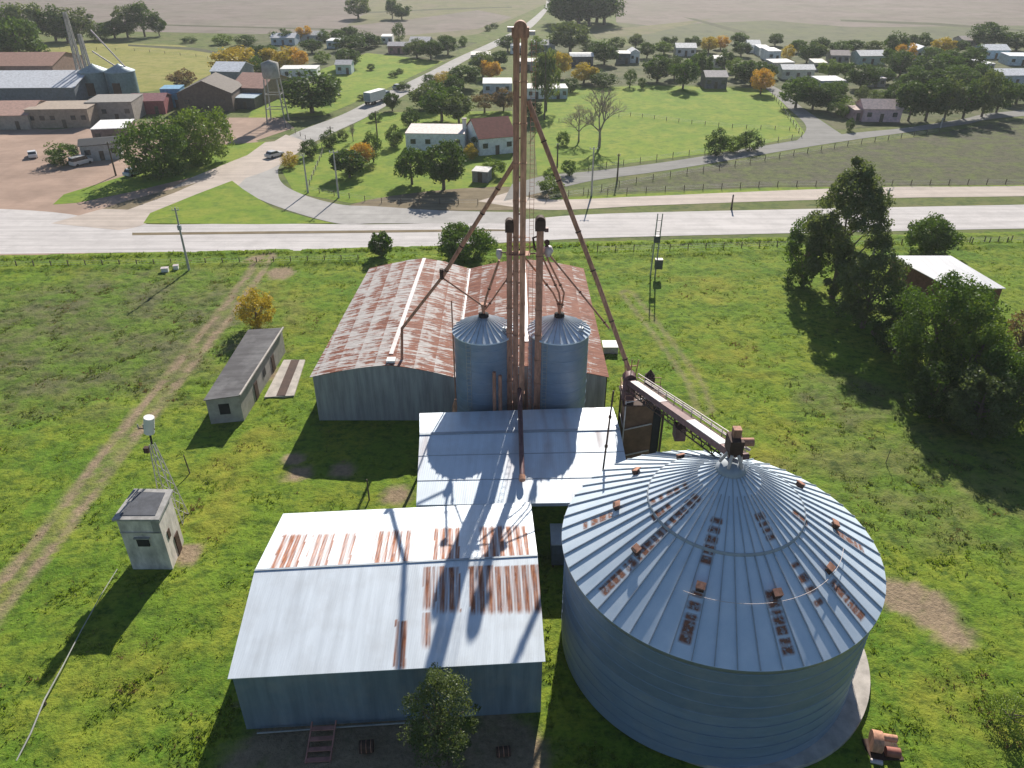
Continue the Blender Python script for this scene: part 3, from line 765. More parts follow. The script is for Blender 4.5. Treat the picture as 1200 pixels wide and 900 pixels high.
sl = [G(310, 468), G(345, 466), G(358, 424), G(333, 424)]
b = MB(); b.prism([(p.x, p.y) for p in sl], 0, .3); o = b.build('concrete_slab', M_conc_l); tag(o, 'cracked pale concrete slab with a dark strip between outbuilding and rusted warehouse', 'slab')
b = MB(); a_ = lerp(sl[0], sl[1], .55); c_ = lerp(sl[3], sl[2], .55); b.beam((a_.x, a_.y+.1, .315), (c_.x, c_.y-.1, .315), 1.0, .05); b.build('channel', M_rust_d, o)

# ---- substation building + lattice pole
sb = thing('transformer_hut', 'tall pale concrete transformer hut with flat roof and black window opening', 'hut', (-29.7, 48.8, 0))
q = [Vector(p) for p in ((-31.35, 46.95, 0), (-28.05, 46.95, 0), (-28.35, 50.3, 0), (-31.2, 50.4, 0))]
M_hutw = plain('stained_render', (.62, .57, .53), .9, 0, .45, .9, stretch=(1, 1, .4))
HZ = 5.4
b = MB(); b.prism([(p.x, p.y) for p in q], 0, HZ); b.build('wall', M_hutw, sb)
b = MB()
qo = roofplate(q, [HZ+.18]*4, .22); b.slab(qo, .18); b.build('roof', plain('hut_roof_slab', (.33, .32, .31), .9, 0, .3), sb)
qi = roofplate(q, [HZ+.22]*4, -.25); b = MB(); b.slab(qi, .035); b.build('roof_felt', plain('roof_felt', (.08, .085, .10), .8, 0, .3), sb)
b = MB(); b.box((-29.75, 46.9, 3.05), (.95, .14, .8)); b.build('window', M_dark, sb)
b = MB(); b.box((-29.75, 46.86, 3.5), (1.3, .2, .1)); b.build('lintel', M_conc, sb)
b = MB(); b.box((-29.7, 46.9, 4.05), (3.25, .08, .1)); b.build('string_course', M_conc_l, sb)
b = MB(); b.box((-28.35, 46.92, 4.75), (.6, .07, 1.2)); b.build('stain_panel', M_conc, sb)
b = MB(); b.box((-28.2, 49.1, 1.0), (.1, .8, 2.0), R(5)); b.build('door', M_rust_d, sb)
b = MB(); b.box((-28.12, 48.0, 3.0), (.1, .5, .8), R(5)); b.build('vent', M_rust_d, sb)
lp = thing('lattice_pole', 'short steel lattice pole carrying a pale transformer tank just behind the concrete hut', 'pole', (-30.2, 53.5, 0))
cx, cy = -30.1, 53.2
ht = hgt(cx, cy, 490); zt = hgt(cx, cy, 520)
LEG = MB()
tp = [W(174, 520, cy), W(182, 520, cy)]
ba = [(cx-.85, cy-.7), (cx+.85, cy-.7), (cx+.85, cy+.7), (cx-.85, cy+.7)]
topc = W(178, 520, cy)
for i, (x, y) in enumerate(ba):
    b = MB(); b.beam((x, y, 0), (topc.x+(x-cx)*.2, topc.y+(y-cy)*.2, topc.z), .07, .07); b.build('leg', M_polec, lp)
b = MB()
for k in range(7):
    t0, t1 = k/7, (k+1)/7
    def at(i, t): x, y = ba[i]; return Vector((lerp(x, topc.x+(x-cx)*.2, t), lerp(y, topc.y+(y-cy)*.2, t), topc.z*t))
    for i in range(4): b.beam(at(i, t0), at((i+1) % 4, t1), .04, .04)
b.build('bracing', M_polec, lp)
b = MB(); mt = W(175, 505, cy); b.tube([topc, mt, W(171, 497, cy)], .09, 8); b.build('mast', M_dark, lp)
b = MB(); tt = W(175, 500, cy); b.tube([W(175, 507, cy), W(174.5, 489, cy)], .42, 14); b.build('transformer_tank', M_white, lp)
b = MB(); p = W(169, 503, cy); b.beam(p+Vector((-.5, 0, .1)), p+Vector((.9, 0, .0)), .09, .09); b.build('cross_arm', M_rust_d, lp)
for dx in (-.45, 0): 
    b = MB(); b.tube([p+Vector((dx, 0, .1)), p+Vector((dx, 0, .5))], [.07, .05], 8); b.build('insulator', M_conc_l, lp)
b = MB(); p = W(172, 527, cy); b.box(p, (.4, .4, .5)); b.build('fuse_box', M_rust_d, lp)
# service cable lying from the hut towards the lower left
ca = thing('service_cable', 'grey cable running from the concrete hut over the grass to the lower left', 'cable', (-33, 40, 0))
pts = [G(139, 671)+Vector((0, 0, .4)), G(122, 700)+Vector((0, 0, .5)), G(98, 745)+Vector((0, 0, .6)), G(75, 790)+Vector((0, 0, .6)), G(55, 826)+Vector((0, 0, .55)), G(38, 862)+Vector((0, 0, .3)), G(20, 893)+Vector((0, 0, .12))]
b = MB(); b.tube(pts, [.03, .035, .04, .05, .06, .06, .05], 7); b.build('cable', M_cable, ca)
b = MB(); p = G(54, 828); b.beam((p.x, p.y, 0), (p.x+.05, p.y, .55), .14, .14); b.build('stub_post', M_wood, ca)

# ================================================================== BIG SILO
SC = Vector((14.0, 39.6, 0)); SR = 10.3; SE = 9.8; SA = 16.4
def cone_z(r): return SE + (SA-SE)*(1-r/ (SR+.25))
silo = thing('grain_silo', 'huge round galvanised grain silo with ribbed conical roof', 'silo', SC)
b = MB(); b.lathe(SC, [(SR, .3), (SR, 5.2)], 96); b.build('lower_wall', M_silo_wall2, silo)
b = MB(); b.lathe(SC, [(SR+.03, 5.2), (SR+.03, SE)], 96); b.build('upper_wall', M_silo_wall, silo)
b = MB()
for z in (1.3, 2.3, 3.3, 4.3, 5.2, 6.2, 7.2, 8.2, 9.1): b.lathe(SC, [(SR+.035, z-.03), (SR+.06, z-.02), (SR+.06, z+.02), (SR+.035, z+.03)], 96)
b.build('seam_bands', M_silo_wall2, silo)
b = MB(); b.lathe(SC, [(SR+.12, SE-.35), (SR+.28, SE-.30), (SR+.28, SE-.02)], 96); b.build('eave_ring', plain('eave_metal', (.28, .32, .35), .5, .3, .1), silo)
# roof with ribs
NP = 52
b = MB(); nr, na = 120, NP*8; P = []
for i in range(nr+1):
    r = lerp(.75, SR+.3, i/nr)
    for k in range(na):
        a = 2*math.pi*k/na; r = 4.99 if i == 51 else (5.01 if i == 52 else r); P.append(SC+Vector((r*math.cos(a), r*math.sin(a), cone_z(r)+(.13 if r < 5.0 else 0))))
b.add(P, [(i*na+k, i*na+(k+1) % na, (i+1)*na+(k+1) % na, (i+1)*na+k)[::-1] for i in range(nr) for k in range(na)])
sroof = b.build('roof', M_silo_roof, silo)
def cone_hit(x, y):
    v = (y-450)/F_PX; u = (x-600)/F_PX
    d = Vector((u, _c-v*_s, -(_s+v*_c))); o0 = Vector((0, 0, CAM_H))
    t = 25.0
    while t < 120:
        p = o0+d*t; r = math.hypot(p.x-SC.x, p.y-SC.y)
        if r < SR+.4 and p.z < cone_z(r): return p
        t += .02
    return None
def rad(pt): return math.hypot(pt.x-SC.x, pt.y-SC.y), math.atan2(pt.y-SC.y, pt.x-SC.x)
lines = [((815, 580), (700, 690), 17), ((772, 612), (782, 590), 3), ((765, 598), (770, 612), 2), ((835, 605), (822, 660), 5), ((820, 690), (798, 755), 5), ((812, 720), (800, 750), 4), ((893, 602), (905, 635), 4), ((905, 690), (930, 768), 7), ((930, 600), (945, 620), 3), ((980, 625), (1010, 640), 6), ((978, 675), (1012, 722), 7), ((930, 655), (960, 715), 4), ((690, 612), (720, 605), 3), ((715, 605), (680, 612), 3), ((930, 715), (925, 770), 4), ((760, 590), (810, 575), 5)]
spots = []
rs = random.Random(3)
for a, c2, n in lines:
    for i in range(n):
        t = (i+.5)/n; p = cone_hit(lerp(a[0], c2[0], t), lerp(a[1], c2[1], t)); pm = cone_hit((a[0]+c2[0])/2, (a[1]+c2[1])/2)
        if p:
            r_ = rad(p)[0]+rs.uniform(-.04, .04); th = rad(pm)[1]; th = (math.floor(th/(2*math.pi/NP))+.5)*2*math.pi/NP       # centred in its panel
            spots.append((r_, th, rs.uniform(.07, .17)))
def rustfn(p):
    r_, th = rad(p); m = 0
    for (r0, t0, s_) in spots:
        if abs(r_-r0) < .6:
            dt = abs((th-t0+math.pi) % (2*math.pi)-math.pi)*r0
            if dt < .6: m = max(m, 1-max(0, (abs(r_-r0)-s_)/.10)-max(0, (dt-.30)/.12))
    return max(0, min(1, m))
paint(sroof, 'rust', rustfn)
b = MB()
for k in range(NP):
    a = 2*math.pi*k/NP
    ca_, sa_ = math.cos(a), math.sin(a); rr0 = 4.9
    r0 = .8 if k % 2 == 0 else 2.0
    b.beam(SC+Vector((r0*ca_, r0*sa_, cone_z(r0)+.175)), SC+Vector((4.98*ca_, 4.98*sa_, cone_z(4.98)+.16)), .05, .09)
    r0 = 5.08
    b.beam(SC+Vector((r0*ca_, r0*sa_, cone_z(r0)+.06)), SC+Vector(((SR+.3)*ca_, (SR+.3)*sa_, cone_z(SR+.3)+.06)), .055, .10)
b.build('ribs', M_rib, silo)
b = MB(); b.lathe(SC, [(4.99, cone_z(4.98)+.15), (5.06, cone_z(5.06)+.15), (5.08, cone_z(5.08)-.0)], 104); b.build('roof_ring', M_rib, silo)
b = MB(); b.lathe(SC, [(1.0, cone_z(1.0)+.05), (.95, cone_z(.9)+.25), (.7, cone_z(.7)+.4), (.0, cone_z(.6)+.5)], 32); b.build('cap', M_rib, silo)
rr = 7.6; b = MB(); b.tube([SC+Vector((rr*math.cos(t), rr*math.sin(t), cone_z(rr)+.28)) for t in np.linspace(-2.1, -.4, 40)], .018, 5); b.build('safety_cable', M_pale, silo)
for (x, y) in ((745, 552), (722, 593), (797, 535), (745, 645), (820, 689), (910, 697), (972, 667), (978, 615), (937, 568)):
    p = cone_hit(x, y+3)
    if not p: continue
    r_, th = rad(p); p = SC+Vector((r_*math.cos(th), r_*math.sin(th), cone_z(r_)))
    b = MB(); b.box(p+Vector((0, 0, .2)), (.36, .46, .42), th, 0, R(25)); vb = b.build('roof_vent', M_rust_d, silo)
    b = MB(); b.box(p+Vector((.02, 0, .42)), (.46, .56, .05), th, 0, R(28)); b.build('vent_hood', M_rust, vb)
# pad
b = MB(); b.lathe((15.3, 39.5, 0), [(0, .38), (10.5, .38), (10.5, 0)], 96, False)
o = b.build('silo_pad', M_conc_l); tag(o, 'pale concrete ring pad under the huge round silo', 'pad')
# blower beside the pad
bp = G(1033, 880)
bl = thing('aeration_blower', 'rusty aeration blower on the ground beside the huge silo pad', 'blower', (bp.x, bp.y, 0))
b = MB(); b.tube([(bp.x-.75, bp.y+.25, .75), (bp.x-.15, bp.y+.1, .75)], .68, 20); b.build('fan_housing', M_rust_l, bl)
b = MB(); b.tube([(bp.x+.0, bp.y-.35, .5), (bp.x+.85, bp.y-.5, .5)], .32, 16); b.build('motor', plain('red_rust', (.30, .11, .08), .7, 0, .35), bl)
b = MB(); b.tube([(bp.x-.1, bp.y+.45, .85), (bp.x+.9, bp.y+.3, .8)], .24, 14); b.build('duct', M_rust_l, bl)
b = MB(); b.box((bp.x+.05, bp.y, .1), (2.1, 1.5, .2)); b.build('base_frame', M_rust_d, bl)
b = MB(); b.tube([(bp.x-1.1, bp.y-.8, .2), (bp.x-.4, bp.y-1.0, .25)], .16, 12); b.build('inlet_pipe', M_pale, bl)

# ================================================================== SMALL SILOS
SY = 66.2; SSE = 12.45
def small_silo(xp, top, label):
    c = W(xp, 383, SY); sx = c.x; r = 2.88
    t = thing('hopper_silo', label, 'silo', (sx, SY, 0), 'small galvanised silos in front of the rusted warehouse')
    b = MB(); b.lathe((sx, SY, 0), [(r, .1), (r, SSE)], 48); b.build('wall', M_silo_wall, t)
    b = MB()
    for z in np.arange(1.2, SSE, 1.15): b.lathe((sx, SY, 0), [(r+.005, z-.03), (r+.03, z-.02), (r+.03, z+.02), (r+.005, z+.03)], 48)
    b.build('seam_bands', M_silo_wall2, t)
    b = MB(); b.lathe((sx, SY, SSE), [(r+.14, -.12), (r+.16, 0.0), (.45, 1.36), (.4, 1.6)], 56, False); b.build('roof', M_small_roof, t)
    b = MB()
    for k in range(28):
        a = 2*math.pi*k/28; b.beam((sx+.5*math.cos(a), SY+.5*math.sin(a), SSE+1.40), (sx+(r+.15)*math.cos(a), SY+(r+.15)*math.sin(a), SSE+.06), .06, .1)
    b.build('ribs', M_rib, t)
    b = MB(); b.lathe((sx, SY, SSE), [(.48, 1.34), (.48, 1.7), (.0, 1.8)], 20); b.build('cap', M_dark, t)
    b = MB(); a = R(-28); p = Vector((sx+2.3*math.cos(a), SY+2.3*math.sin(a), SSE+.62)); b.box(p, (.4, .4, .35), a); b.tube([p+Vector((0, 0, 0)), p+Vector((0, 0, .55))], .05, 6); b.build('hatch', M_rib, t)
    b = MB(); a = R(-118)
    for s_ in (-.2, .2): b.beam((sx+(r+.12)*math.cos(a)+s_, SY+(r+.12)*math.sin(a), .3), (sx+(r+.12)*math.cos(a)+s_, SY+(r+.12)*math.sin(a), SSE+.3), .04, .04)
    for z in np.arange(.6, SSE, .4): b.beam((sx+(r+.12)*math.cos(a)-.2, SY+(r+.12)*math.sin(a), z), (sx+(r+.12)*math.cos(a)+.2, SY+(r+.12)*math.sin(a), z), .03, .03)
    b.build('ladder', M_cable, t)
    return c
cL = small_silo(567, 365, 'smaller silo left of the rusty elevator tower')
cR = small_silo(655, 362, 'smaller silo right of the rusty elevator tower')

# ================================================================== ELEVATORS
TY = 64.6
def colbox(mb, xp, yp_top, w_, d_, z0=0, Y=TY):
    x = W(xp, 450, Y).x
    zt_ = hgt(x, Y, yp_top); mb.box((x, Y, (z0+zt_)/2), (w_, d_, zt_-z0)); return x, zt_
ex = W(609, 200, TY).x
tower = thing('grain_elevator', 'very tall rusty twin leg grain elevator rising between the two smaller silos', 'elevator', (ex, TY, 0))
ztop = hgt(ex, TY, 40)
for i, s_ in enumerate((-.30, .30)):
    b = MB()
    z = .0; sec = 3.2
    while z < ztop:
        z2 = min(z+sec, ztop); b.box((ex+s_, TY, (z+z2)/2), (.50, .5, z2-z-.02)); b.box((ex+s_, TY, z2-.05), (.57, .58, .09)); z = z2
    b.build('leg_casing', M_rust_l if i else M_rust, tower)
b = MB()
for z in np.arange(2, ztop, 3.2): b.box((ex, TY+.02, z), (.5, .1, .12))
b.build('spacers', M_rust_d, tower)
b = MB(); b.box((ex, TY, ztop+.15), (1.35, .8, .7)); b.tube([(ex-.0, TY-.42, ztop+.45), (ex, TY+.42, ztop+.45)], .52, 18); b.build('head', M_rust, tower)
b = MB(); b.box((ex-.75, TY-.1, ztop+.35), (.5, .5, .35)); b.build('motor', M_pale, tower)
b = MB(); b.box((ex+.85, TY-.1, ztop+.1), (.55, .5, .3)); b.build('gearbox', M_pale, tower)
b = MB()
for s_ in (-.18, .18): b.beam((ex+1.05+s_, TY+.1, 3), (ex+1.05+s_, TY+.1, ztop-.5), .035, .035)
for z in np.arange(3.2, ztop-.6, .38): b.beam((ex+.87, TY+.1, z), (ex+1.23, TY+.1, z), .025, .025)
b.build('ladder', M_rust, tower)
def cage(zc, rr_, parent):
    b = MB()
    for dx in (-rr_, rr_):
        for dy in (-.5, .5): b.beam((ex+dx, TY+dy, zc-.4), (ex+dx, TY+dy, zc+.9), .05, .05)
    for zz in (zc+.4, zc+.9):
        b.beam((ex-rr_, TY-.5, zz), (ex+rr_, TY-.5, zz), .04, .04); b.beam((ex-rr_, TY+.5, zz), (ex+rr_, TY+.5, zz), .04, .04)
        b.beam((ex-rr_, TY-.5, zz), (ex-rr_, TY+.5, zz), .04, .04); b.beam((ex+rr_, TY-.5, zz), (ex+rr_, TY+.5, zz), .04, .04)
    b.box((ex, TY, zc-.4), (2*rr_, 1.1, .06))
    return b.build('platform', M_rust, parent)
cage(hgt(ex, TY, 292), .95, tower)
def leg(xp, top, w_, label, y=TY, mat=M_rust):
    x = W(xp, 300, y).x; zt_ = hgt(x, y, top)
    t = thing('bucket_elevator', label, 'elevator', (x, y, 0))
    b = MB(); z = 0
    while z < zt_-.8:
        z2 = min(z+2.6, zt_-.8); b.box((x, y, (z+z2)/2), (w_, w_*1.1, z2-z-.02)); b.box((x, y, z2-.05), (w_+.09, w_*1.1+.09, .08)); z = z2
    b.build('casing', mat, t)
    b = MB(); b.box((x, y, zt_-.55), (w_*1.5, w_*1.5, .9)); b.tube([(x, y-.35, zt_-.2), (x, y+.35, zt_-.2)], w_*.72, 14); b.build('head', M_rust_d, t)
    b = MB(); b.box((x+w_*.9, y, zt_-1.0), (.35, .35, .35)); b.build('motor', M_plum, t)
    return x, zt_, t
xa, za, ea = leg(597, 258, .5, 'short rusty bucket elevator close against the left side of the tall tower')
xb, zb, eb = leg(632.5, 256, .6, 'short rusty bucket elevator standing right of the tall tower', 64.2)
b = MB(); p = W(626, 280, 64.2); b.tube([p+Vector((.5, 0, .3)), p+Vector((-.1, 0, .1)), p+Vector((.05, 0, -.9)), p+Vector((.5, 0, -1.2))], .1, 8); b.build('elbow_pipe', M_rust_d, eb)
# distributor by the right elevator, and its spouts
ds = thing('grain_distributor', 'small pale distributor box with arm beside the right short elevator head', 'distributor', W(642, 292, 64.6))
p = W(642, 294, 64.9); b = MB(); b.lathe(p, [(.0, .45), (.35, .4), (.5, .0), (.25, -.5), (.1, -.6)], 20); b.build('hopper', M_pale, ds)
b = MB(); b.beam(W(634, 296, 64.9), W(643, 285, 64.9), .2, .2); b.tube([W(641, 284, 64.6), W(641, 284, 65.2)], .25, 12); b.build('arm', M_rust_d, ds)
b = MB(); b.beam(W(620, 297, 64.9), W(640, 297, 64.9), .12, .12); b.build('bracket', M_rust_d, ds)
def spout(pts, r, label, mat=M_rust):
    t = thing('spout_pipe', label, 'spout', pts[-1])
    b = MB(); b.tube(pts, r, 10); b.build('pipe', mat, t)
    b = MB()
    for i in range(len(pts)-1):
        L_ = (pts[i+1]-pts[i]).length; n = max(1, int(L_/3)); d = (pts[i+1]-pts[i]).normalized()
        for k in range(1, n+1):
            c = lerp(pts[i], pts[i+1], k/(n+.3)); b.tube([c-d*.05, c+d*.05], r+.06, 10)
    b.build('flanges', M_rust_d, t)
    return t
aL = Vector((cL.x, SY, SSE+1.8)); aR = Vector((cR.x, SY, SSE+1.8))
for q_, ln in ((aL, 'tapered inlet neck on the cap of the left smaller silo'), (aR, 'tapered inlet neck on the cap of the right smaller silo')):
    b = MB(); b.tube([q_-Vector((0, 0, .45)), q_+Vector((0, 0, .25)), q_+Vector((.05, 0, .95))], [.14, .16, .34], 12); o = b.build('inlet_neck', M_rust); tag(o, ln, 'pipe neck')
# big left spout
P0 = W(603, 190, 64.6); P1 = W(518, 325, 67.5); P2 = W(471, 385, 70.4); P3 = W(471, 421, 70.4)
bl_ = spout([P0, W(560, 258, 66), P1], .19, 'long rusty spout slanting down left from the tall tower', M_rust)
bm = MB(); bm.tube([P1, P2, P3], .15, 10); bm.build('lower_pipe', M_rust, bl_)
bm = MB(); bm.tube([P1+Vector((0, -.15, -.1)), P1+Vector((0, -.15, .9))], .2, 10); bm.build('diverter', M_rust_d, bl_)
bm = MB(); bm.tube([P1, aL+Vector((-.1, 0, .75))], .09, 8); bm.build('branch_pipe', M_rust, bl_)
# long right spout to the pit elevator
PT = W(737, 436, 60)
spout([W(619, 118, 64.6), W(660, 225, 63.2), W(700, 330, 61.6), PT+Vector((0, 0, .2))], .2, 'long rusty spout slanting down right from the tall tower to the conveyor tower', M_rust)
spout([W(645, 300, 64.8), W(690, 355, 63), W(714, 385, 61.6)], .09, 'thin rusty spout branching from the distributor towards the long right spout', M_rust)
spout([W(636, 302, 64.6), W(655, 343, 65.4), aR+Vector((.12, 0, .55))], .09, 'middle rusty spout dropping to the cap of the right smaller silo')
spout([W(641, 302, 64.7), W(661, 343, 65.6), aR+Vector((.2, 0, .5))], .09, 'right hand rusty spout dropping to the cap of the right smaller silo')
spout([W(614, 300, 64.6), W(648, 343, 65.4), aR+Vector((0, 0, .65))], .09, 'rusty spout crossing from the tall tower to the cap of the right smaller silo')
spout([W(585, 305, 65.2), W(570, 348, 65.6), aL+Vector((.05, 0, .5))], .11, 'rusty spout dropping to the cap of the left smaller silo')
spout([W(604, 318, 64.7), W(592, 330, 65), aL+Vector((.2, 0, .35))], .08, 'thin rusty spout from tower platform to the cap of the left smaller silo')
b = MB(); p = W(585, 296, 65.2); b.lathe(p, [(0, .3), (.25, .25), (.3, -.2), (.12, -.6)], 16); o = b.build('spout_hopper', M_pale); tag(o, 'small pale hopper on top of the spout left of the tower heads', 'hopper')
b = MB(); b.beam(W(586, 296, 65.1), W(602, 296, 64.7), .1, .1); b.build('bracket', M_rust_d, o)
# pipes standing in front between the small silos
for xp, yt, ln, lb in ((579, 436, 2.0, 'left one of the two red pipes standing in front of the left smaller silo'), (586, 440, 2.0, 'right one of the two red pipes standing in front of the left smaller silo')):
    p = W(xp, yt, 62.55); b = MB(); b.tube([(p.x, 62.55, 0), (p.x, 62.55, p.z)], .17, 10); o = b.build('standing_pipe', M_rust); tag(o, lb, 'pipe')
p = W(529, 352, 66.5); t = thing('filling_pipe', 'thin vertical rusty pipe with a fat red foot left of the left smaller silo', 'pipe', (p.x, 66.5, 0))
b = MB(); b.tube([(p.x, 66.5, 0), p], .07, 8); b.build('pipe', M_rust, t)
b = MB(); b.tube([(p.x, 66.5, 0), (p.x, 66.5, 3.6), (p.x, 66.5, 4.4)], [.4, .4, .12], 14); b.build('foot', M_rust_l, t)
b = MB(); p0 = W(610, 480, 63.4); p1 = W(612, 561, 52.2); p1 = G(612, 561, 5.85); p0 = Vector((.72, 63.2, 7.6))
b.tube([p0, lerp(p0, p1, .5)+Vector((0, 0, -.02)), p1], .22, 10)
o = b.build('roof_pipe', M_plum); tag(o, 'plum coloured pipe sloping down over the middle of the canopy roof', 'pipe')
b = MB(); b.tube([p1+Vector((0, .3, .1)), p1+Vector((0, -.15, -.05))], .28, 10); b.build('nozzle', M_rust_l, o)

# ================================================================== CONVEYOR TOWER + BRIDGE
ct = thing('conveyor_tower', 'rust brown panelled conveyor tower behind the left edge of the huge silo', 'tower', (12.2, 60.6, 0))
x0, x1_, y0, y1 = 10.35, 13.9, 59.4, 62.4; zt_ = hgt(12, 59.4, 474)
M_panel = plain('rust_brown_panel', (.16, .085, .05), .8, 0, .35, 1.0)
b = MB(); b.prism([(x0+.1, y0+.1), (x1_-.9, y0+.1), (x1_-.9, y1-.1), (x0+.1, y1-.1)], .2, zt_-.3); b.build('panel_casing', M_panel, ct)
b = MB(); b.prism([(x1_-.85, y0+.2), (x1_-.1, y0+.2), (x1_-.1, y1-.2), (x1_-.85, y1-.2)], .2, zt_-1.2); b.build('side_casing', M_dark, ct)
for (x, y) in ((x0, y0), (x1_, y0), (x1_, y1), (x0, y1)):
    b = MB(); b.beam((x, y, 0), (x, y, zt_), .18, .18); b.build('post', M_rust_d, ct)
b = MB()
for z in (2.5, 5.5, 8.5):
    b.beam((x0, y0-.05, z), (x1_-1, y0-.05, z+.7), .1, .1); b.beam((x0, y0, z), (x0, y1, z), .1, .1)
b.beam((x0, y0-.05, 2.3), (x0, y0-.05, 8.7), .12, .12); b.build('bracing', M_pale, ct)
b = MB(); b.box(((x0+x1_)/2, (y0+y1)/2, zt_), (x1_-x0+.5, y1-y0+.5, .12)); b.build('deck', M_rust_d, ct)
b = MB()
for (x, y) in ((x0-.1, y0-.1), (x1_+.1, y0-.1), (x1_+.1, y1+.1), (x0-.1, y1+.1), ((x0+x1_)/2, y0-.1)):
    b.beam((x, y, zt_), (x, y, zt_+1.0), .05, .05)
for zz in (.5, 1.0):
    b.beam((x0-.1, y0-.1, zt_+zz), (x1_+.1, y0-.1, zt_+zz), .05, .05); b.beam((x0-.1, y0-.1, zt_+zz), (x0-.1, y1+.1, zt_+zz), .05, .05); b.beam((x0-.1, y1+.1, zt_+zz), (x1_+.1, y1+.1, zt_+zz), .05, .05)
b.build('handrail', M_rust, ct)
b = MB(); hx = W(738, 444, 60.2); b.box((hx.x, 60.3, (zt_+hx.z)/2), (1.0, .9, hx.z-zt_)); b.tube([(hx.x, 59.8, hx.z), (hx.x, 60.8, hx.z)], .6, 16); b.build('elevator_head', M_plum, ct)
b = MB()
for xx in (-.35, .1, .5): b.beam((hx.x+xx, 60.5, hx.z), (hx.x+xx*1.5, 60.7, hx.z+1.7), .08, .08)
b.beam((hx.x-.35, 60.5, hx.z+1.1), (hx.x+.6, 60.7, hx.z+1.1), .07, .07)
b.build('top_frame', M_rust, ct)
b = MB(); p = W(762, 440, 61); b.box((p.x, 61, p.z-.6), (.8, .8, 1.2)); b.lathe((p.x, 61, p.z), [(.45, 0), (.05, .6)], 12); b.build('cyclone', M_rust_d, ct)
br = thing('conveyor_bridge', 'plum and white conveyor bridge leading from conveyor tower to the huge silo peak', 'conveyor', (13, 50, 13))
A = W(738, 447, 60.0); B_ = W(860, 532, 40.2)
d = (B_-A).normalized(); side = d.cross(Vector((0, 0, 1))).normalized()
b = MB(); b.beam(A, B_, .62, .52); b.build('trough', M_plum, br)
for t0, t1 in ((.05, .40), (.66, .93)):
    b = MB(); b.beam(lerp(A, B_, t0)+Vector((0, 0, .28)), lerp(A, B_, t1)+Vector((0, 0, .28)), .66, .06); b.build('cover', M_white if t0 > .5 else M_pale, br)
b = MB(); up_ = Vector((0, 0, .75)); s2 = -side*.75
for sgn in (s2,):
    b.beam(A+sgn+up_, B_+sgn+up_, .05, .05); b.beam(A+sgn+up_*.5, B_+sgn+up_*.5, .04, .04)
    for i in range(13): q0 = lerp(A, B_, i/12)+sgn; b.beam(q0, q0+up_, .05, .05)
b.build('handrail', M_pale, br)
b = MB(); b.beam(A-side*.6, B_-side*.6, .55, .05); b.build('walkway', M_rust_d, br)
b = MB(); n = 12; dn = Vector((0, 0, -.95))
for sg in (-.25, .25):
    b.beam(A+side*sg+dn, lerp(A, B_, .9)+side*sg+dn, .08, .08)
    for i in range(n): 
        q0 = lerp(A, B_, i/n*.92)+side*sg; q1 = lerp(A, B_, (i+.5)/n*.92)+side*sg+dn; q2 = lerp(A, B_, (i+1)/n*.92)+side*sg
        b.beam(q0, q1, .06, .06); b.beam(q1, q2, .06, .06)
b.build('truss', M_rust_d, br)
m = lerp(A, B_, .58); b = MB(); b.box(m+Vector((0, 0, -1.3)), (.8, 1.0, 1.1)); b.build('hanging_drive', M_rust_d, br)
hd = thing('conveyor_drive', 'dark rusty conveyor head with motor on the peak of the huge silo', 'conveyor head', (SC.x, SC.y, SA))
b = MB(); b.box((SC.x+.05, SC.y+.3, SA+1.3), (.85, 1.2, 1.1)); b.build('drive_box', M_rust_d, hd)
b = MB(); b.box((SC.x+.1, SC.y+.4, SA+2.15), (.5, .5, .6)); b.build('hood', M_rust, hd)
b = MB(); b.tube([(SC.x+.3, SC.y+.1, SA+1.6), (SC.x+1.15, SC.y+.1, SA+1.6)], .27, 14); b.build('motor', M_rust, hd)
b = MB(); b.tube([(SC.x+.55, SC.y-.2, SA+.7), (SC.x+.9, SC.y-.2, SA+.75)], .22, 12); b.build('gearbox', M_plum, hd)
for k in range(5):
    a = k*1.2566+.4; b = MB(); b.tube([(SC.x+.35*math.cos(a), SC.y+.35*math.sin(a), SA+.85), (SC.x+.75*math.cos(a), SC.y+.75*math.sin(a), SA+.05)], .11, 8); b.build('leg', M_pale, hd)
up = thing('conveying_pipe', 'slim pale pipe running above the conveyor bridge towards the silo peak', 'pipe', (13, 50, 14))
b = MB(); q0 = W(757, 447, 59.5); q1 = W(868, 521, 41.5); b.tube([q0, lerp(q0, q1, .5)+Vector((0, 0, .1)), q1, q1+Vector((.5, -.5, -.1))], .10, 8); b.build('pipe', M_conc_l, up)
b = MB(); q2 = lerp(q0, q1, .97); b.beam(q2, q2+Vector((0, 0, -1.2)), .07, .07); q2 = lerp(q0, q1, .03); b.beam(q2, q2+Vector((0, 0, -1.2)), .07, .07); b.build('bracket', M_rust_d, up)
# slim mast in front of the canopy's right edge
mp = thing('pipe_mast', 'thin dark mast rising between canopy roof and the huge silo', 'mast', (9.0, 49.2, 0))
mx = W(706, 556, 49.3); top_ = W(719, 458, 49.9)
b = MB(); b.tube([(mx.x-.25, 49.3, 0), mx, top_], .075, 8); b.build('pole', M_rust_d, mp)
b = MB()
for t in (.35, .7): q0 = lerp(mx, top_, t); b.tube([q0-Vector((0, 0, .1)), q0+Vector((0, 0, .1))], .13, 8)
b.build('couplings', M_rust_d, mp)

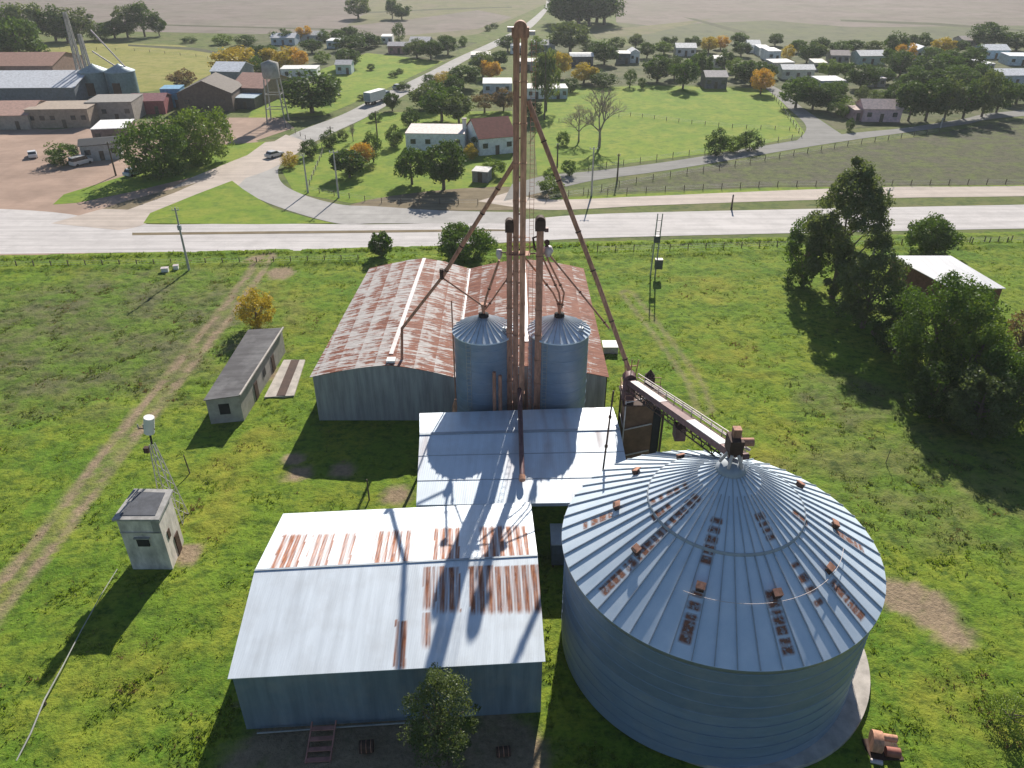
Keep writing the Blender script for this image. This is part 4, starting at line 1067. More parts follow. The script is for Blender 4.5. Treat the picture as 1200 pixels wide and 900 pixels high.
# ================================================================== YARD CLUTTER
st_ = thing('steel_steps', 'rusty red steel step frame leaning on the ground in front of the foreground shed', 'steps', G(375, 880))
p0 = G(358, 896)+Vector((0, 0, .1)); p1 = G(368, 856)+Vector((0, 0, .9)); wv_ = Vector((1.55, .1, 0))
M_step = plain('dull_red_paint', (.42, .20, .17), .8, 0, .3)
for o_ in (Vector((0, 0, 0)), wv_): b = MB(); b.beam(p0+o_, p1+o_, .08, .16); b.build('stringer', M_step, st_)
for i in range(4): q0 = lerp(p0, p1, (i+.3)/4); b = MB(); b.beam(q0, q0+wv_, .30, .06); b.build('tread', M_step, st_)
b = MB(); b.tube([G(302, 862)+Vector((0, 0, .25)), G(390, 856)+Vector((0, 0, .3)), G(482, 850)+Vector((0, 0, .3))], .06, 8); o = b.build('long_pipe', M_cable); tag(o, 'long thin pipe lying along the foot of the foreground shed', 'pipe')
for x, y, r_, lb in ((430, 880, .5, 'dark scrap drum lying in shade in front of the foreground shed'), (590, 885, .4, 'small scrap drum in the shade near the shed right corner')):
    p = G(x, y); t = thing('scrap_drum', lb, 'drum', (p.x, p.y, 0)); b = MB(); b.tube([p+Vector((-.45, 0, r_*.8)), p+Vector((.45, .1, r_*.8))], r_*.8, 14); b.build('barrel', M_rust_d, t)
    b = MB()
    for q_ in (-.3, 0, .3): b.tube([p+Vector((q_-.02, q_*.1+.05, r_*.8)), p+Vector((q_+.02, q_*.1+.055, r_*.8))], r_*.8+.03, 14)
    b.build('hoops', M_rust, t)
p = G(726, 412); b = MB(); b.box(p+Vector((-1.2, 0, .5)), (1.8, 1.4, 1.0)); o = b.build('pump_cover', M_pale); tag(o, 'small pale box by the right wall of the rusted warehouse', 'box')
b = MB(); b.slab([p+Vector(q_) for q_ in ((-2.2, -.85, 1.05), (-.2, -.85, 1.05), (-.2, .85, 1.15), (-2.2, .85, 1.15))], .06); b.build('lid', M_white, o)
def post(x, y, h, label, r=.07, lean=0):
    p = G(x, y); b = MB(); b.tube([(p.x, p.y, 0), (p.x+lean, p.y, h)], [r, r*.8], 7); o = b.build('wooden_post', M_wood); tag(o, label, 'post'); return o
post(223, 556, 2.3, 'thin dark post standing alone on grass right of the lattice pole', .07, -.15)
post(433, 588, 2.6, 'dark post at the rear edge of the foreground shed near bare soil', .08)
post(1037, 545, 1.9, 'thin dead stick standing in the meadow right of the huge silo', .04, .1)

# ================================================================== VEHICLES, POLES, BUILDINGS BEYOND
def up(xp, base, top, label, kind='plain', mat=M_polec, arm=1.6, group=None):
    p = G(xp, base); h = hgt(p.x, p.y, top); t = thing('utility_pole', label, 'pole', (p.x, p.y, 0), group)
    b = MB(); b.tube([(p.x, p.y, 0), (p.x, p.y, h)], [.20, .11], 9); b.build('shaft', mat, t)
    b = MB(); b.beam((p.x-arm/2, p.y, h-.4), (p.x+arm/2, p.y, h-.4), .1, .12); b.build('cross_arm', mat, t)
    for q in (-.45, 0, .45): b = MB(); b.tube([(p.x+q*arm, p.y, h-.35), (p.x+q*arm, p.y, h-.05)], .05, 6); b.build('insulator', M_white, t)
    return t, p, h
t, p, h = up(222, 318, 243, 'leaning concrete utility pole left of the track just before the highway', arm=1.0)
b = MB(); b.box((p.x+.1, p.y-.2, h*.7), (.5, .4, .7)); b.build('junction_box', M_rib, t)
for x, y, w_, lb in ((194, 319, 1.0, 'leftmost white box lying at the foot of the roadside concrete pole'), (207, 316, .7, 'small white box nearest the foot of the roadside concrete pole')):
    q_ = G(x, y); b = MB(); b.box(q_+Vector((0, 0, .35)), (w_, .7, .7), .2); o = b.build('white_box', M_white); tag(o, lb, 'box')
    b = MB(); b.box(q_+Vector((0, 0, .73)), (w_+.1, .8, .06), .2); b.build('lid', M_pale, o)
p = G(764, 324); tp = thing('transformer_pole', 'twin concrete poles with dark transformer box in the meadow near the highway', 'pole', (p.x, p.y, 0))
h = hgt(p.x, p.y, 250)
for dx in (-.15, .55): b = MB(); b.tube([(p.x+dx-.1, p.y, 0), (p.x+dx+.1, p.y, h)], [.12, .08], 9); b.build('shaft', M_cable, tp)
M_tr = plain('transformer_paint', (.07, .08, .09), .5)
b = MB(); zb_ = hgt(p.x, p.y, 308); b.box((p.x+.75, p.y-.35, zb_), (1.1, .8, 1.5))
b.build('transformer', M_tr, tp)
b = MB()
for zz in np.linspace(h*.55, h-1, 3): b.beam((p.x-.2, p.y, zz), (p.x+.6, p.y, zz), .1, .1)
b.build('rungs', M_tr, tp)
b = MB(); b.box((p.x+.2, p.y, hgt(p.x, p.y, 280)), (.9, .5, 1.0)); b.build('switch_gear', M_tr, tp)
up(397, 232, 176, 'pale concrete pole in the garden left of the white house, nearest the highway')
up(361, 226, 180, 'thin pale pole at the curve of the slip road', arm=.8)
up(443, 170, 130, 'dark wooden pole between road and slender dark tree', mat=M_wood)
up(389, 168, 148, 'dark wooden pole at the road edge among small dark trees', mat=M_wood)
up(693, 230, 172, 'grey pole left of the side road nearest the tall tower', mat=M_polec)
up(723, 214, 180, 'thin dark pole on the near edge of the side road', mat=M_wood, arm=.6)
up(653, 196, 168, 'thin dark pole in the bright field beside the tall tower', mat=M_wood, arm=.5)
up(638, 140, 60, 'very tall dark pole rising beside the tall tower over white bungalows', mat=M_wood, arm=.6)
up(1102, 150, 138, 'short pale pole on the side road beneath the dark tree row', arm=.4)
up(1023, 300, 220, 'thin grey pole partly hidden by the tall eucalyptus', arm=1.0)
up(857, 245, 228, 'short dark post on the verge between highway and service road', mat=M_wood, arm=.3)
up(136, 206, 166, 'dark pole beside the big roadside tree', mat=M_wood, arm=.5)

def fence(pix, n, label, h=1.1, m=M_wood):
    P = [G(*q) for q in pix]; t = thing('wire_fence', label, 'fence', P[0])
    seg = [(P[i+1]-P[i]).length for i in range(len(P)-1)]; tot = sum(seg)
    def at(s_):
        s_ *= tot
        for i, l_ in enumerate(seg):
            if s_ <= l_ or i == len(seg)-1: return lerp(P[i], P[i+1], min(1, s_/l_))
            s_ -= l_
    for k in range(n+1):
        q = at(k/n); b = MB(); b.beam((q.x, q.y, 0), (q.x, q.y, h), .12, .12); b.build('fence_post', m, t)
    b = MB()
    for k in range(n):
        for z in (.4, .75, 1.0): b.beam(at(k/n)+Vector((0, 0, z)), at((k+1)/n)+Vector((0, 0, z)), .02, .02)
    b.build('wire', M_cable, t); return t
fence([(640, 236), (760, 212), (860, 195), (990, 172), (1100, 156)], 26, 'wire fence along the near side of the asphalt side road', 1.3)
fence([(690, 200), (780, 186), (850, 176), (940, 162), (905, 112)], 26, 'wire fence round the bright green field above the side road', 1.3)
fence([(655, 143), (740, 136), (800, 144), (860, 150), (925, 153)], 18, 'low wire fence crossing the middle of the bright green field', 1.0)
fence([(620, 232), (900, 219), (1200, 216)], 26, 'wire fence between the heath field and the service road', 1.2)
fence([(-20, 314), (150, 312), (300, 309), (420, 306)], 22, 'wire fence along the ditch left of the warehouse', 1.1)
fence([(700, 296), (900, 290), (1200, 285)], 24, 'wire fence along the ditch right of the warehouse', 1.1)
fence([(1090, 296), (1130, 285), (1160, 285), (1200, 283)], 8, 'wooden paddock fence right of the round tree', 1.2)
fence([(335, 150), (380, 176), (360, 224), (440, 238), (560, 240)], 26, 'wire fence round the garden of the white house', 1.1)
fence([(70, 57), (160, 60), (240, 68), (290, 88)], 14, 'far wire fence across the yellow field', 1.1)

def car(xp, yp, rz, col, label, L_=4.3, van=False, nm='parked_car'):
    p = G(xp, yp); t = thing(nm, label, 'van' if van else 'car', (p.x, p.y, 0))
    t.rotation_euler = (0, 0, 0); m = Matrix.Rotation(rz, 3, 'Z')
    def T(v): return p+m @ Vector(v)
    def prof(mb, pr, w_):
        n = len(pr); mb.add([T((x, -w_/2, z)) for x, z in pr]+[T((x, w_/2, z)) for x, z in pr], [tuple(range(n)), tuple(range(n, 2*n))[::-1]]+[(i, n+i, n+(i+1) % n, (i+1) % n) for i in range(n)])
    l2 = L_/2
    b = MB(); prof(b, [(-l2, .35), (l2, .35), (l2, .75), (l2-.25, .9), (l2-1.2, 1.0), (-l2+.1, 1.0), (-l2, .8)] if not van else [(-l2, .35), (l2, .35), (l2, 1.0), (l2-.9, 1.15), (-l2, 1.15)], 1.75)
    b.build('body', mcol(col, .3, .1, var=.05), t)
    b = MB(); prof(b, [(-l2+.35, 1.0), (l2-1.25, 1.0), (l2-1.9, 1.42), (-l2+.8, 1.42)] if not van else [(-l2+.02, 1.15), (l2-.9, 1.15), (l2-1.4, 1.9), (-l2+.1, 1.9)], 1.6)
    b.build('windows', M_glass, t)
    b = MB(); prof(b, [(-l2+.75, 1.42), (l2-1.9, 1.42), (l2-2.0, 1.5), (-l2+.85, 1.5)] if not van else [(-l2+.0, 1.9), (l2-1.45, 1.9), (l2-1.6, 2.0), (-l2+.05, 2.0)], 1.55); b.build('roof', mcol(col, .3, .1, var=.05), t)
    for sx in (-1, 1):
        for sy in (-1, 1):
            b = MB(); b.tube([T((sx*(l2-.8), sy*.72, .32)), T((sx*(l2-.8), sy*.9, .32))], .32, 12); b.build('wheel', M_dark, t)
    for sy in (-1, 1): b = MB(); b.box(T((l2+.01, sy*.6, .68)), (.05, .35, .16), rz); b.build('headlight', M_white, t)
    return t
car(322, 184, R(55), (.55, .56, .58), 'silver car with dark windows driving on the road at the bend', nm='moving_car')
car(39, 184, R(120), (.68, .68, .68), 'white car parked alone at the left edge of the dirt yard')
car(96, 193, R(60), (.70, .70, .70), 'white van parked beside the dark roofed kiosk', 4.6, True, 'parked_van')
car(157, 205, R(70), (.45, .50, .56), 'pale blue car half hidden in the shade under the big roadside tree')
car(467, 104, R(60), (.5, .5, .5), 'small grey car far up the road behind the truck', nm='moving_car')
# truck
p = G(440, 121); rz = R(62); mm = Matrix.Rotation(rz, 3, 'Z')
tr = thing('lorry', 'white box lorry driving away on the main road', 'lorry', (p.x, p.y, 0))
def T(v): return p+mm @ Vector(v)
b = MB(); b.box(T((0, 0, 2.3)), (7.5, 2.5, 2.5), rz); b.build('cargo_box', M_white, tr)
b = MB(); b.box(T((4.9, 0, 1.7)), (1.9, 2.3, 2.0), rz); b.build('cab', plain('lorry_cab', (.12, .16, .22), .4), tr)
b = MB(); b.box(T((.5, 0, .85)), (9.5, 1.2, .3), rz); b.build('chassis', M_dark, tr)
b = MB(); b.box(T((-3.77, 0, 2.3)), (.05, 2.2, 2.2), rz); b.build('rear_door', plain('lorry_door', (.25, .33, .40), .4), tr)
for sx in (-2.9, -1.7, 4.6):
    for sy in (-1, 1): b = MB(); b.tube([T((sx, sy*1.0, .5)), T((sx, sy*1.27, .5))], .5, 12); b.build('wheel', M_dark, tr)

def house(xl, xr, base, hh, label, wall=(.6, .58, .55), roof=(.55, .55, .55), kind='gable', depth=.75, rz=0, nwin=2, name='house', rh=.28, cat='house', door=True, metal=.0):
    """house whose front face spans survey pixels xl..xr on row base"""
    a, c2 = G(xl, base), G(xr, base); wd = (c2-a).length; dp = wd*depth if depth < 3 else depth
    mid = (a+c2)/2; t = thing(name, label, cat, (mid.x, mid.y, 0)); m = Matrix.Rotation(rz, 3, 'Z')
    def T(x, y, z): return mid+m @ Vector((x, y, z))
    b = MB(); h2 = wd/2
    z1 = hh
    b.add([T(-h2, 0, 0), T(h2, 0, 0), T(h2, dp, 0), T(-h2, dp, 0), T(-h2, 0, z1), T(h2, 0, z1), T(h2, dp, z1), T(-h2, dp, z1)], [(0, 1, 5, 4), (1, 2, 6, 5), (2, 3, 7, 6), (3, 0, 4, 7), (4, 5, 6, 7)])
    wl = b.build('wall', mcol(wall, .85), t)
    o_ = .3; b = MB(); rm = mcol(roof, .5 if metal else .8, metal)
    if kind == 'gable':                               # ridge parallel to the front
        rz_ = hh+dp*rh*.6
        b.slab([T(-h2-o_, -o_, hh-.05), T(h2+o_, -o_, hh-.05), T(h2+o_, dp/2, rz_), T(-h2-o_, dp/2, rz_)], .12)
        b.slab([T(-h2-o_, dp/2, rz_), T(h2+o_, dp/2, rz_), T(h2+o_, dp+o_, hh-.05), T(-h2-o_, dp+o_, hh-.05)], .12)
        g2 = MB(); g2.add([T(-h2+.02, 0, hh), T(-h2+.02, dp, hh), T(-h2+.02, dp/2, rz_-.12)], [(0, 1, 2)]); g2.build('gable', mcol(wall, .85), t); g2 = MB(); g2.add([T(h2-.02, 0, hh), T(h2-.02, dp, hh), T(h2-.02, dp/2, rz_-.12)], [(0, 1, 2)]); g2.build('gable', mcol(wall, .85), t)
    elif kind == 'gableend':
        rz_ = hh+wd*rh
        b.slab([T(-h2-o_, -o_, hh-.05), T(0, -o_, rz_), T(0, dp+o_, rz_), T(-h2-o_, dp+o_, hh-.05)], .12)
        b.slab([T(0, -o_, rz_), T(h2+o_, -o_, hh-.05), T(h2+o_, dp+o_, hh-.05), T(0, dp+o_, rz_)], .12)
        g2 = MB(); g2.add([T(-h2, .02, hh), T(h2, .02, hh), T(0, .02, rz_-.12)], [(0, 1, 2)]); g2.build('gable', mcol(wall, .85), t); g2 = MB(); g2.add([T(-h2, dp-.02, hh), T(h2, dp-.02, hh), T(0, dp-.02, rz_-.12)], [(0, 1, 2)]); g2.build('gable', mcol(wall, .85), t)
    elif kind == 'flat':
        b.slab([T(-h2-.1, -.1, hh+.12), T(h2+.1, -.1, hh+.12), T(h2+.1, dp+.1, hh+.32), T(-h2-.1, dp+.1, hh+.32)], .15)
    elif kind == 'vault':
        n = 8
        for i in range(n):
            y0_, y1_ = dp*i/n, dp*(i+1)/n
            b.slab([T(-h2-.2, y0_, hh+wd*rh*math.sin(math.pi*i/n)), T(h2+.2, y0_, hh+wd*rh*math.sin(math.pi*i/n)), T(h2+.2, y1_, hh+wd*rh*math.sin(math.pi*(i+1)/n)), T(-h2-.2, y1_, hh+wd*rh*math.sin(math.pi*(i+1)/n))], .1)
    b.build('roof', rm, t)
    k = nwin+(1 if door else 0)
    for i in range(k):
        xx = -h2+wd*(i+.5)/k
        if door and i == k//2: b = MB(); b.box(T(xx, -.02, 1.05), (.95, .1, 2.1), rz); b.build('door', M_wood, t)
        else:
            b = MB(); b.box(T(xx, -.02, hh*.55), (min(1.2, wd/k*.55), .1, 1.1), rz); b.build('window', M_glass, t)
    return t
WHT, PNK = (.82, .81, .80), (.62, .42, .45)
# white house with red roofed wing
house(476, 545, 177, 3.9, 'long white rendered house with pale flat roof in the garden', (.9, .9, .9), (.68, .60, .56), 'flat', 9, R(-3), 3)
th_ = house(561, 605, 181, 3.9, 'white house wing with dark red hipped roof joined to the long white house', (.9, .9, .9), (.24, .06, .045), 'gable', 11, R(20), 2, rh=.5)
p = G(545, 172); b = MB(); b.box((p.x, p.y, 3.2), (.9, .9, 6.4)); o = b.build('chimney_stack', M_white); tag(o, 'white chimney stack between the long white house and its red roofed wing', 'chimney'); b = MB(); b.box((p.x, p.y, 6.5), (1.1, 1.1, .2)); b.build('cap', M_conc_l, o)
house(553, 572, 214, 2.2, 'little shed with pale roof in the garden near the highway', (.25, .24, .25), (.6, .58, .56), 'flat', 3, R(-15), 0, name='garden_shed', cat='shed')
house(1010, 1054, 143, 3.4, 'pink house with pink gabled roof beside the side road', PNK, (.62, .47, .43), 'gable', 7, R(-3), 2, rh=.45)
house(999, 1010, 142, 2.8, 'darker pink lean-to annex at the left end of the pink house', (.42, .26, .27), (.45, .33, .30), 'flat', 5, 0, 0, name='annex', cat='annex')
# town, left to right (each a house of its own)
T_ = [
 (318, 346, 53, 3.0, 'far pale blue bungalow behind the yellow trees at upper left', (.45, .52, .58), (.6, .6, .62), 'gable'),
 (330, 372, 92, 3.0, 'long white roofed bungalow beside the yellow leaved tree', WHT, (.70, .69, .67), 'flat'),
 (394, 412, 87, 3.2, 'small pale blue house beside the round dark tree above the road', (.50, .58, .62), (.42, .42, .44), 'gable'),
 (383, 398, 57, 3.0, 'tiny far white house left of a clump of dark trees', (.55, .62, .66), (.7, .7, .7), 'flat'),
 (345, 378, 49, 2.8, 'far low house with grey roof between two dark trees', (.5, .48, .46), (.45, .45, .46), 'gable'),
 (416, 432, 53, 2.8, 'far small white roofed house half hidden by dark round trees', WHT, (.72, .7, .68), 'flat'),
 (455, 480, 63, 3.0, 'low house with dull red end wall and grey roof far up the road', (.38, .20, .20), (.42, .40, .42), 'gable'),
 (480, 503, 58, 3.0, 'grey roofed extension right of the dull red walled house', (.42, .40, .42), (.45, .44, .46), 'gable'),
 (447, 460, 51, 2.8, 'far tiny white house beside the pointed conifer', WHT, (.7, .68, .66), 'flat'),
 (566, 600, 110, 3.0, 'white bungalow just left of the tall tower with flat pale roof', (.60, .62, .66), (.72, .70, .67), 'flat'),
 (618, 640, 116, 3.0, 'white bungalow just right of the tall tower partly behind bushes', WHT, (.72, .70, .67), 'flat'),
 (643, 665, 116, 3.0, 'pale blue bungalow with white roof at the edge of the bright field', (.45, .52, .58), (.75, .73, .7), 'flat'),
 (606, 632, 83, 3.0, 'house with white edged roof behind the tall tower', (.35, .32, .32), (.72, .68, .64), 'flat'),
 (598, 615, 63, 3.0, 'far white roofed house touching the upper tall tower', WHT, (.7, .7, .7), 'flat'),
 (622, 650, 62, 3.0, 'far grey roofed house right of the upper tall tower', (.4, .42, .46), (.5, .5, .54), 'gable'),
 (552, 575, 74, 2.8, 'low house with pale roof left of the orange tree', (.5, .45, .4), (.6, .57, .53), 'flat'),
 (668, 695, 78, 3.4, 'dark walled building with white curved roof', (.10, .10, .12), (.78, .77, .75), 'vault'),
 (722, 738, 75, 3.6, 'dark walled house with pale roof right of the curved roof building', (.16, .17, .18), (.72, .7, .66), 'flat'),
 (738, 749, 74, 3.8, 'small white gabled house between dark town trees', WHT, (.5, .52, .55), 'gableend'),
 (792, 815, 66, 3.2, 'white house with sloping white roof in the middle of town', (.62, .58, .56), (.76, .75, .73), 'gable'),
 (826, 851, 104, 3.6, 'square dark grey walled house with pale hipped roof at the far field edge', (.16, .15, .17), (.42, .38, .38), 'gable'),
 (836, 850, 80, 3.2, 'narrow pale house between two dark trees above the orange tree', (.6, .55, .5), (.6, .58, .55), 'flat'),
 (876, 890, 62, 3.0, 'far white house left of the yellow topped tree in town', WHT, (.75, .75, .74), 'gable'),
 (889, 902, 66, 3.0, 'far pale blue house right behind the orange tree', (.50, .56, .6), (.72, .72, .72), 'flat'),
 (899, 914, 72, 3.6, 'two tone white house with bright roof left of the yellow bush', WHT, (.78, .77, .75), 'flat'),
 (904, 930, 84, 3.0, 'low house with long white roof above the bright yellow walled house', (.4, .38, .36), (.72, .70, .68), 'flat'),
 (916, 953, 93, 3.2, 'wide house with bright white roof and cream wall at centre right', (.66, .64, .52), (.80, .79, .77), 'gable'),
 (953, 968, 83, 2.6, 'small low shed with pale roof right of the wide white roofed house', (.45, .43, .38), (.6, .57, .52), 'flat'),
 (973, 994, 74, 2.8, 'low brown roofed house between dark trees', (.36, .32, .30), (.33, .28, .27), 'gable'),
 (1006, 1037, 76, 3.2, 'pale green walled house with white gabled roof', (.46, .55, .50), (.74, .73, .72), 'gable'),
 (960, 990, 105, 2.6, 'long white roofed shed behind the dark trees near the town road', (.4, .42, .45), (.66, .66, .68), 'flat'),
 (1014, 1037, 102, 2.6, 'low shed with pinkish white roof above the pale bushes', (.4, .35, .35), (.68, .62, .62), 'flat'),
 (1073, 1085, 71, 4.0, 'tall narrow pale blue house among dark trees', (.55, .64, .70), (.7, .72, .75), 'gableend'),
 (1126, 1148, 56, 3.0, 'far reddish grey roofed house left of the tall dark tree', (.42, .37, .35), (.38, .33, .32), 'gable'),
 (1152, 1181, 69, 3.2, 'blue walled house with white roof at the far right', (.36, .50, .62), (.72, .73, .75), 'gable'),
 (1181, 1215, 77, 3.2, 'pale blue house with low roof at the right edge of the picture', (.52, .60, .66), (.62, .65, .70), 'flat'),
 (1166, 1215, 101, 3.4, 'large building with wide white roof at the right edge above the tree row', (.50, .54, .58), (.74, .75, .77), 'gable'),
 (1151, 1164, 84, 2.6, 'tiny shed with white roof left of the large white roofed building', (.35, .32, .4), (.7, .7, .72), 'flat'),
]
for i, r_ in enumerate(T_):
    house(*r_[:5], wall=r_[5], roof=r_[6], kind=r_[7], depth=rng.uniform(6, 9) if i else 8, rz=R(rng.uniform(-7, 7)), nwin=2 if r_[1]-r_[0] > 20 else 1, metal=.0, rh=.3 if r_[7] != 'vault' else .12)

# industrial group at the upper left
house(-60, 90, 122, 4.6, 'long grain warehouse with silver roof at the left edge', (.16, .18, .21), (.58, .60, .64), 'gable', 24, R(2), 0, name='grain_warehouse', cat='warehouse', rh=.2, door=False)
house(-60, 66, 100, 6.0, 'rust red roofed warehouse behind the silver roofed one', (.25, .16, .13), (.30, .17, .13), 'gable', 22, R(2), 0, name='grain_warehouse', cat='warehouse', rh=.2, door=False)
house(-20, 36, 152, 3.6, 'low building with salmon pink tin roof at the left edge of the yard', (.38, .33, .28), (.48, .30, .24), 'gable', 16, R(3), 1, name='workshop', cat='workshop', rh=.22)
house(36, 106, 150, 4.6, 'crumbling cream brick building with many dark openings in the yard', (.34, .27, .21), (.36, .29, .23), 'flat', 10, R(4), 5, name='workshop', cat='workshop')
house(106, 158, 143, 5.0, 'grey rendered building with dull red base beside the crumbling cream one', (.33, .29, .26), (.27, .25, .23), 'flat', 10, R(5), 3, name='workshop', cat='workshop')
house(156, 194, 134, 3.6, 'low maroon shed at the right end of the yard buildings', (.28, .08, .09), (.30, .13, .14), 'gable', 8, R(6), 1, name='shed', cat='shed')
house(192, 214, 126, 5.0, 'bright blue end shed beside the brown gabled building', (.10, .30, .48), (.16, .34, .5), 'flat', 5, R(4), 1, name='shed', cat='shed')
house(212, 274, 131, 5.0, 'brown brick building with stepped gable and a white door panel', (.15, .11, .09), (.10, .08, .07), 'gableend', 14, R(3), 2, name='brick_building', cat='building', rh=.22)
house(250, 284, 105, 5.5, 'shed with pale silver roof behind the brown brick building', (.25, .26, .28), (.62, .65, .70), 'gable', 12, R(-5), 0, name='shed', cat='shed', door=False)
house(272, 312, 122, 4.6, 'reddish tin roofed building beside the water tank tower', (.24, .17, .14), (.36, .20, .16), 'gable', 18, R(-10), 1, name='shed', cat='shed', rh=.25)
house(276, 300, 128, 3.0, 'low dark building with blue grey roof in front of the reddish roofed building', (.10, .09, .09), (.36, .44, .52), 'flat', 6, R(-6), 0, name='shed', cat='shed')
house(112, 150, 168, 3.4, 'petrol station canopy with bright white flat roof', (.18, .13, .12), (.78, .78, .76), 'flat', 9, R(10), 2, name='station_canopy', cat='canopy')
house(100, 142, 188, 3.6, 'kiosk with long dark slate coloured roof beside the white van', (.42, .42, .42), (.022, .026, .034), 'gable', 7, R(22), 2, name='kiosk', cat='kiosk', rh=.15)
# far silos
for xp, base, w_, yt, lb in ((117, 112, 33, 83, 'left one of the two blue grey silos at the far grain plant'), (147, 112, 33, 83, 'right one of the two blue grey silos at the far grain plant')):
    p = G(xp, base); r_ = w_*mpp(p.x, p.y, 5)/2; hh = hgt(p.x, p.y, yt)
    t = thing('far_silo', lb, 'silo', (p.x, p.y, 0)); M_bl = mcol((.14, .22, .26), .5, .2)
    b = MB(); b.lathe(p, [(r_, 0), (r_, hh)], 32); b.build('wall', M_bl, t)
    b = MB(); b.lathe(p, [(r_+.15, hh-.1), (r_+.15, hh+.02), (.5, hh+r_*.42), (0, hh+r_*.5)], 32); b.build('roof', mcol((.30, .38, .42), .5, .2), t)
    b = MB(); b.box((p.x, p.y-r_, hh*.35), (2.2, .5, hh*.5)); b.build('hatch', M_rust_d, t)
p = G(108, 112)
for dx, yt, lb in ((-1.6, 14, 'left and taller of the two lattice elevator masts over the far blue silos'), (1.0, 40, 'right and shorter of the two lattice elevator masts over the far blue silos')):
    t = thing('elevator_mast', lb, 'elevator', (p.x+dx, p.y, 0)); hh = hgt(p.x+dx, p.y, yt); b = MB()
    for sx in (-.6, .6):
        for sy in (-.6, .6): b.beam((p.x+dx+sx*1.6, p.y+sy, 0), (p.x+dx+sx*.5, p.y+sy*.5, hh), .34, .34)
    b.build('frame', M_conc, t); b = MB()
    for k in range(12):
        z0, z1 = hh*k/12, hh*(k+1)/12; f0, f1 = lerp(1.6, .5, k/12)*.6, lerp(1.6, .5, (k+1)/12)*.6
        b.beam((p.x+dx-f0, p.y-.5, z0), (p.x+dx+f1, p.y-.4, z1), .1, .1); b.beam((p.x+dx+f0, p.y-.5, z0), (p.x+dx-f1, p.y-.4, z1), .1, .1)
    b.beam((p.x+dx, p.y-.45, 0), (p.x+dx, p.y-.4, hh), .05, .05); b.build('bracing', M_conc, t)
for a, c2, lb in (((106, 35), (150, 82), 'upper spout slanting right from the far elevator mast to the right blue silo'), ((108, 60), (142, 82), 'lower spout slanting right from the far elevator mast'),):
    b = MB(); b.tube([W(*a, p.y), W(*c2, p.y)], .22, 8); o = b.build('far_spout', M_pale); tag(o, lb, 'spout')
# tank tower
p = G(326, 143); t = thing('water_tower', 'old grey water tank on thin legs beside the road junction', 'water tower', (p.x, p.y, 0)); hh = hgt(p.x, p.y, 92); h2_ = hgt(p.x, p.y, 70)
for sx in (-1, 1):
    for sy in (-1, 1): b = MB(); b.beam((p.x+sx*2.4, p.y+sy*2, 0), (p.x+sx*1.7, p.y+sy*1.4, hh), .28, .28); b.build('leg', M_conc, t)
b = MB()
for z in (hh*.33, hh*.66): 
    for sy in (-1, 1): b.beam((p.x-2.1, p.y+sy*1.7, z), (p.x+2.1, p.y+sy*1.7, z), .15, .15)
    for sx in (-1, 1): b.beam((p.x+sx*2, p.y-1.7, z), (p.x+sx*2, p.y+1.7, z), .15, .15)
b.build('bracing', M_conc, t)
b = MB(); b.lathe((p.x, p.y, hh), [(0, 0), (2.0, .1), (2.2, .5), (2.2, h2_-hh-.8), (0, h2_-hh)], 24); b.build('tank', M_conc, t)
# brick building on the right
bb = thing('brick_barn', 'red brick barn with wide pale metal roof behind the right hand trees', 'barn', (61, 102, 0))
c0 = [G(1046, 300, 3.6), G(1114, 300, 3.6), G(1174, 337, 3.4), G(1140, 337, 3.4)]
c0 = [Vector((55.8, 107.6, 3.7)), Vector((64.8, 107.6, 3.7)), Vector((66.9, 96.4, 3.4)), Vector((59.5, 96.4, 3.4))]
cc = sum(c0, Vector())/4
b = MB(); b.prism([(lerp(q.x, cc.x, .05), lerp(q.y, cc.y, .05)) for q in c0[::-1]], 0, 3.35); b.build('wall', plain('red_brick', (.22, .09, .07), .9, 0, .3, 3), bb)
b = MB(); b.slab(c0, .1); b.build('roof', galv('barn_roof_sheet', (.60, .60, .62), 'x', .4, 0, None, .45, .2, .2), bb)
b = MB(); b.box((63.2, 96.8, 1.1), (1.2, .12, 2.2)); b.build('door', M_wood, bb)
b = MB(); p0 = G(1022, 392); p1 = G(1052, 418); b.tube([p0+Vector((0, 0, .4)), p1+Vector((0, 0, .4))], [.3, .38], 9); o = b.build('fallen_log', plain('log', (.16, .10, .08), .9)); tag(o, 'fallen reddish log at the foot of the tall eucalyptus', 'log')

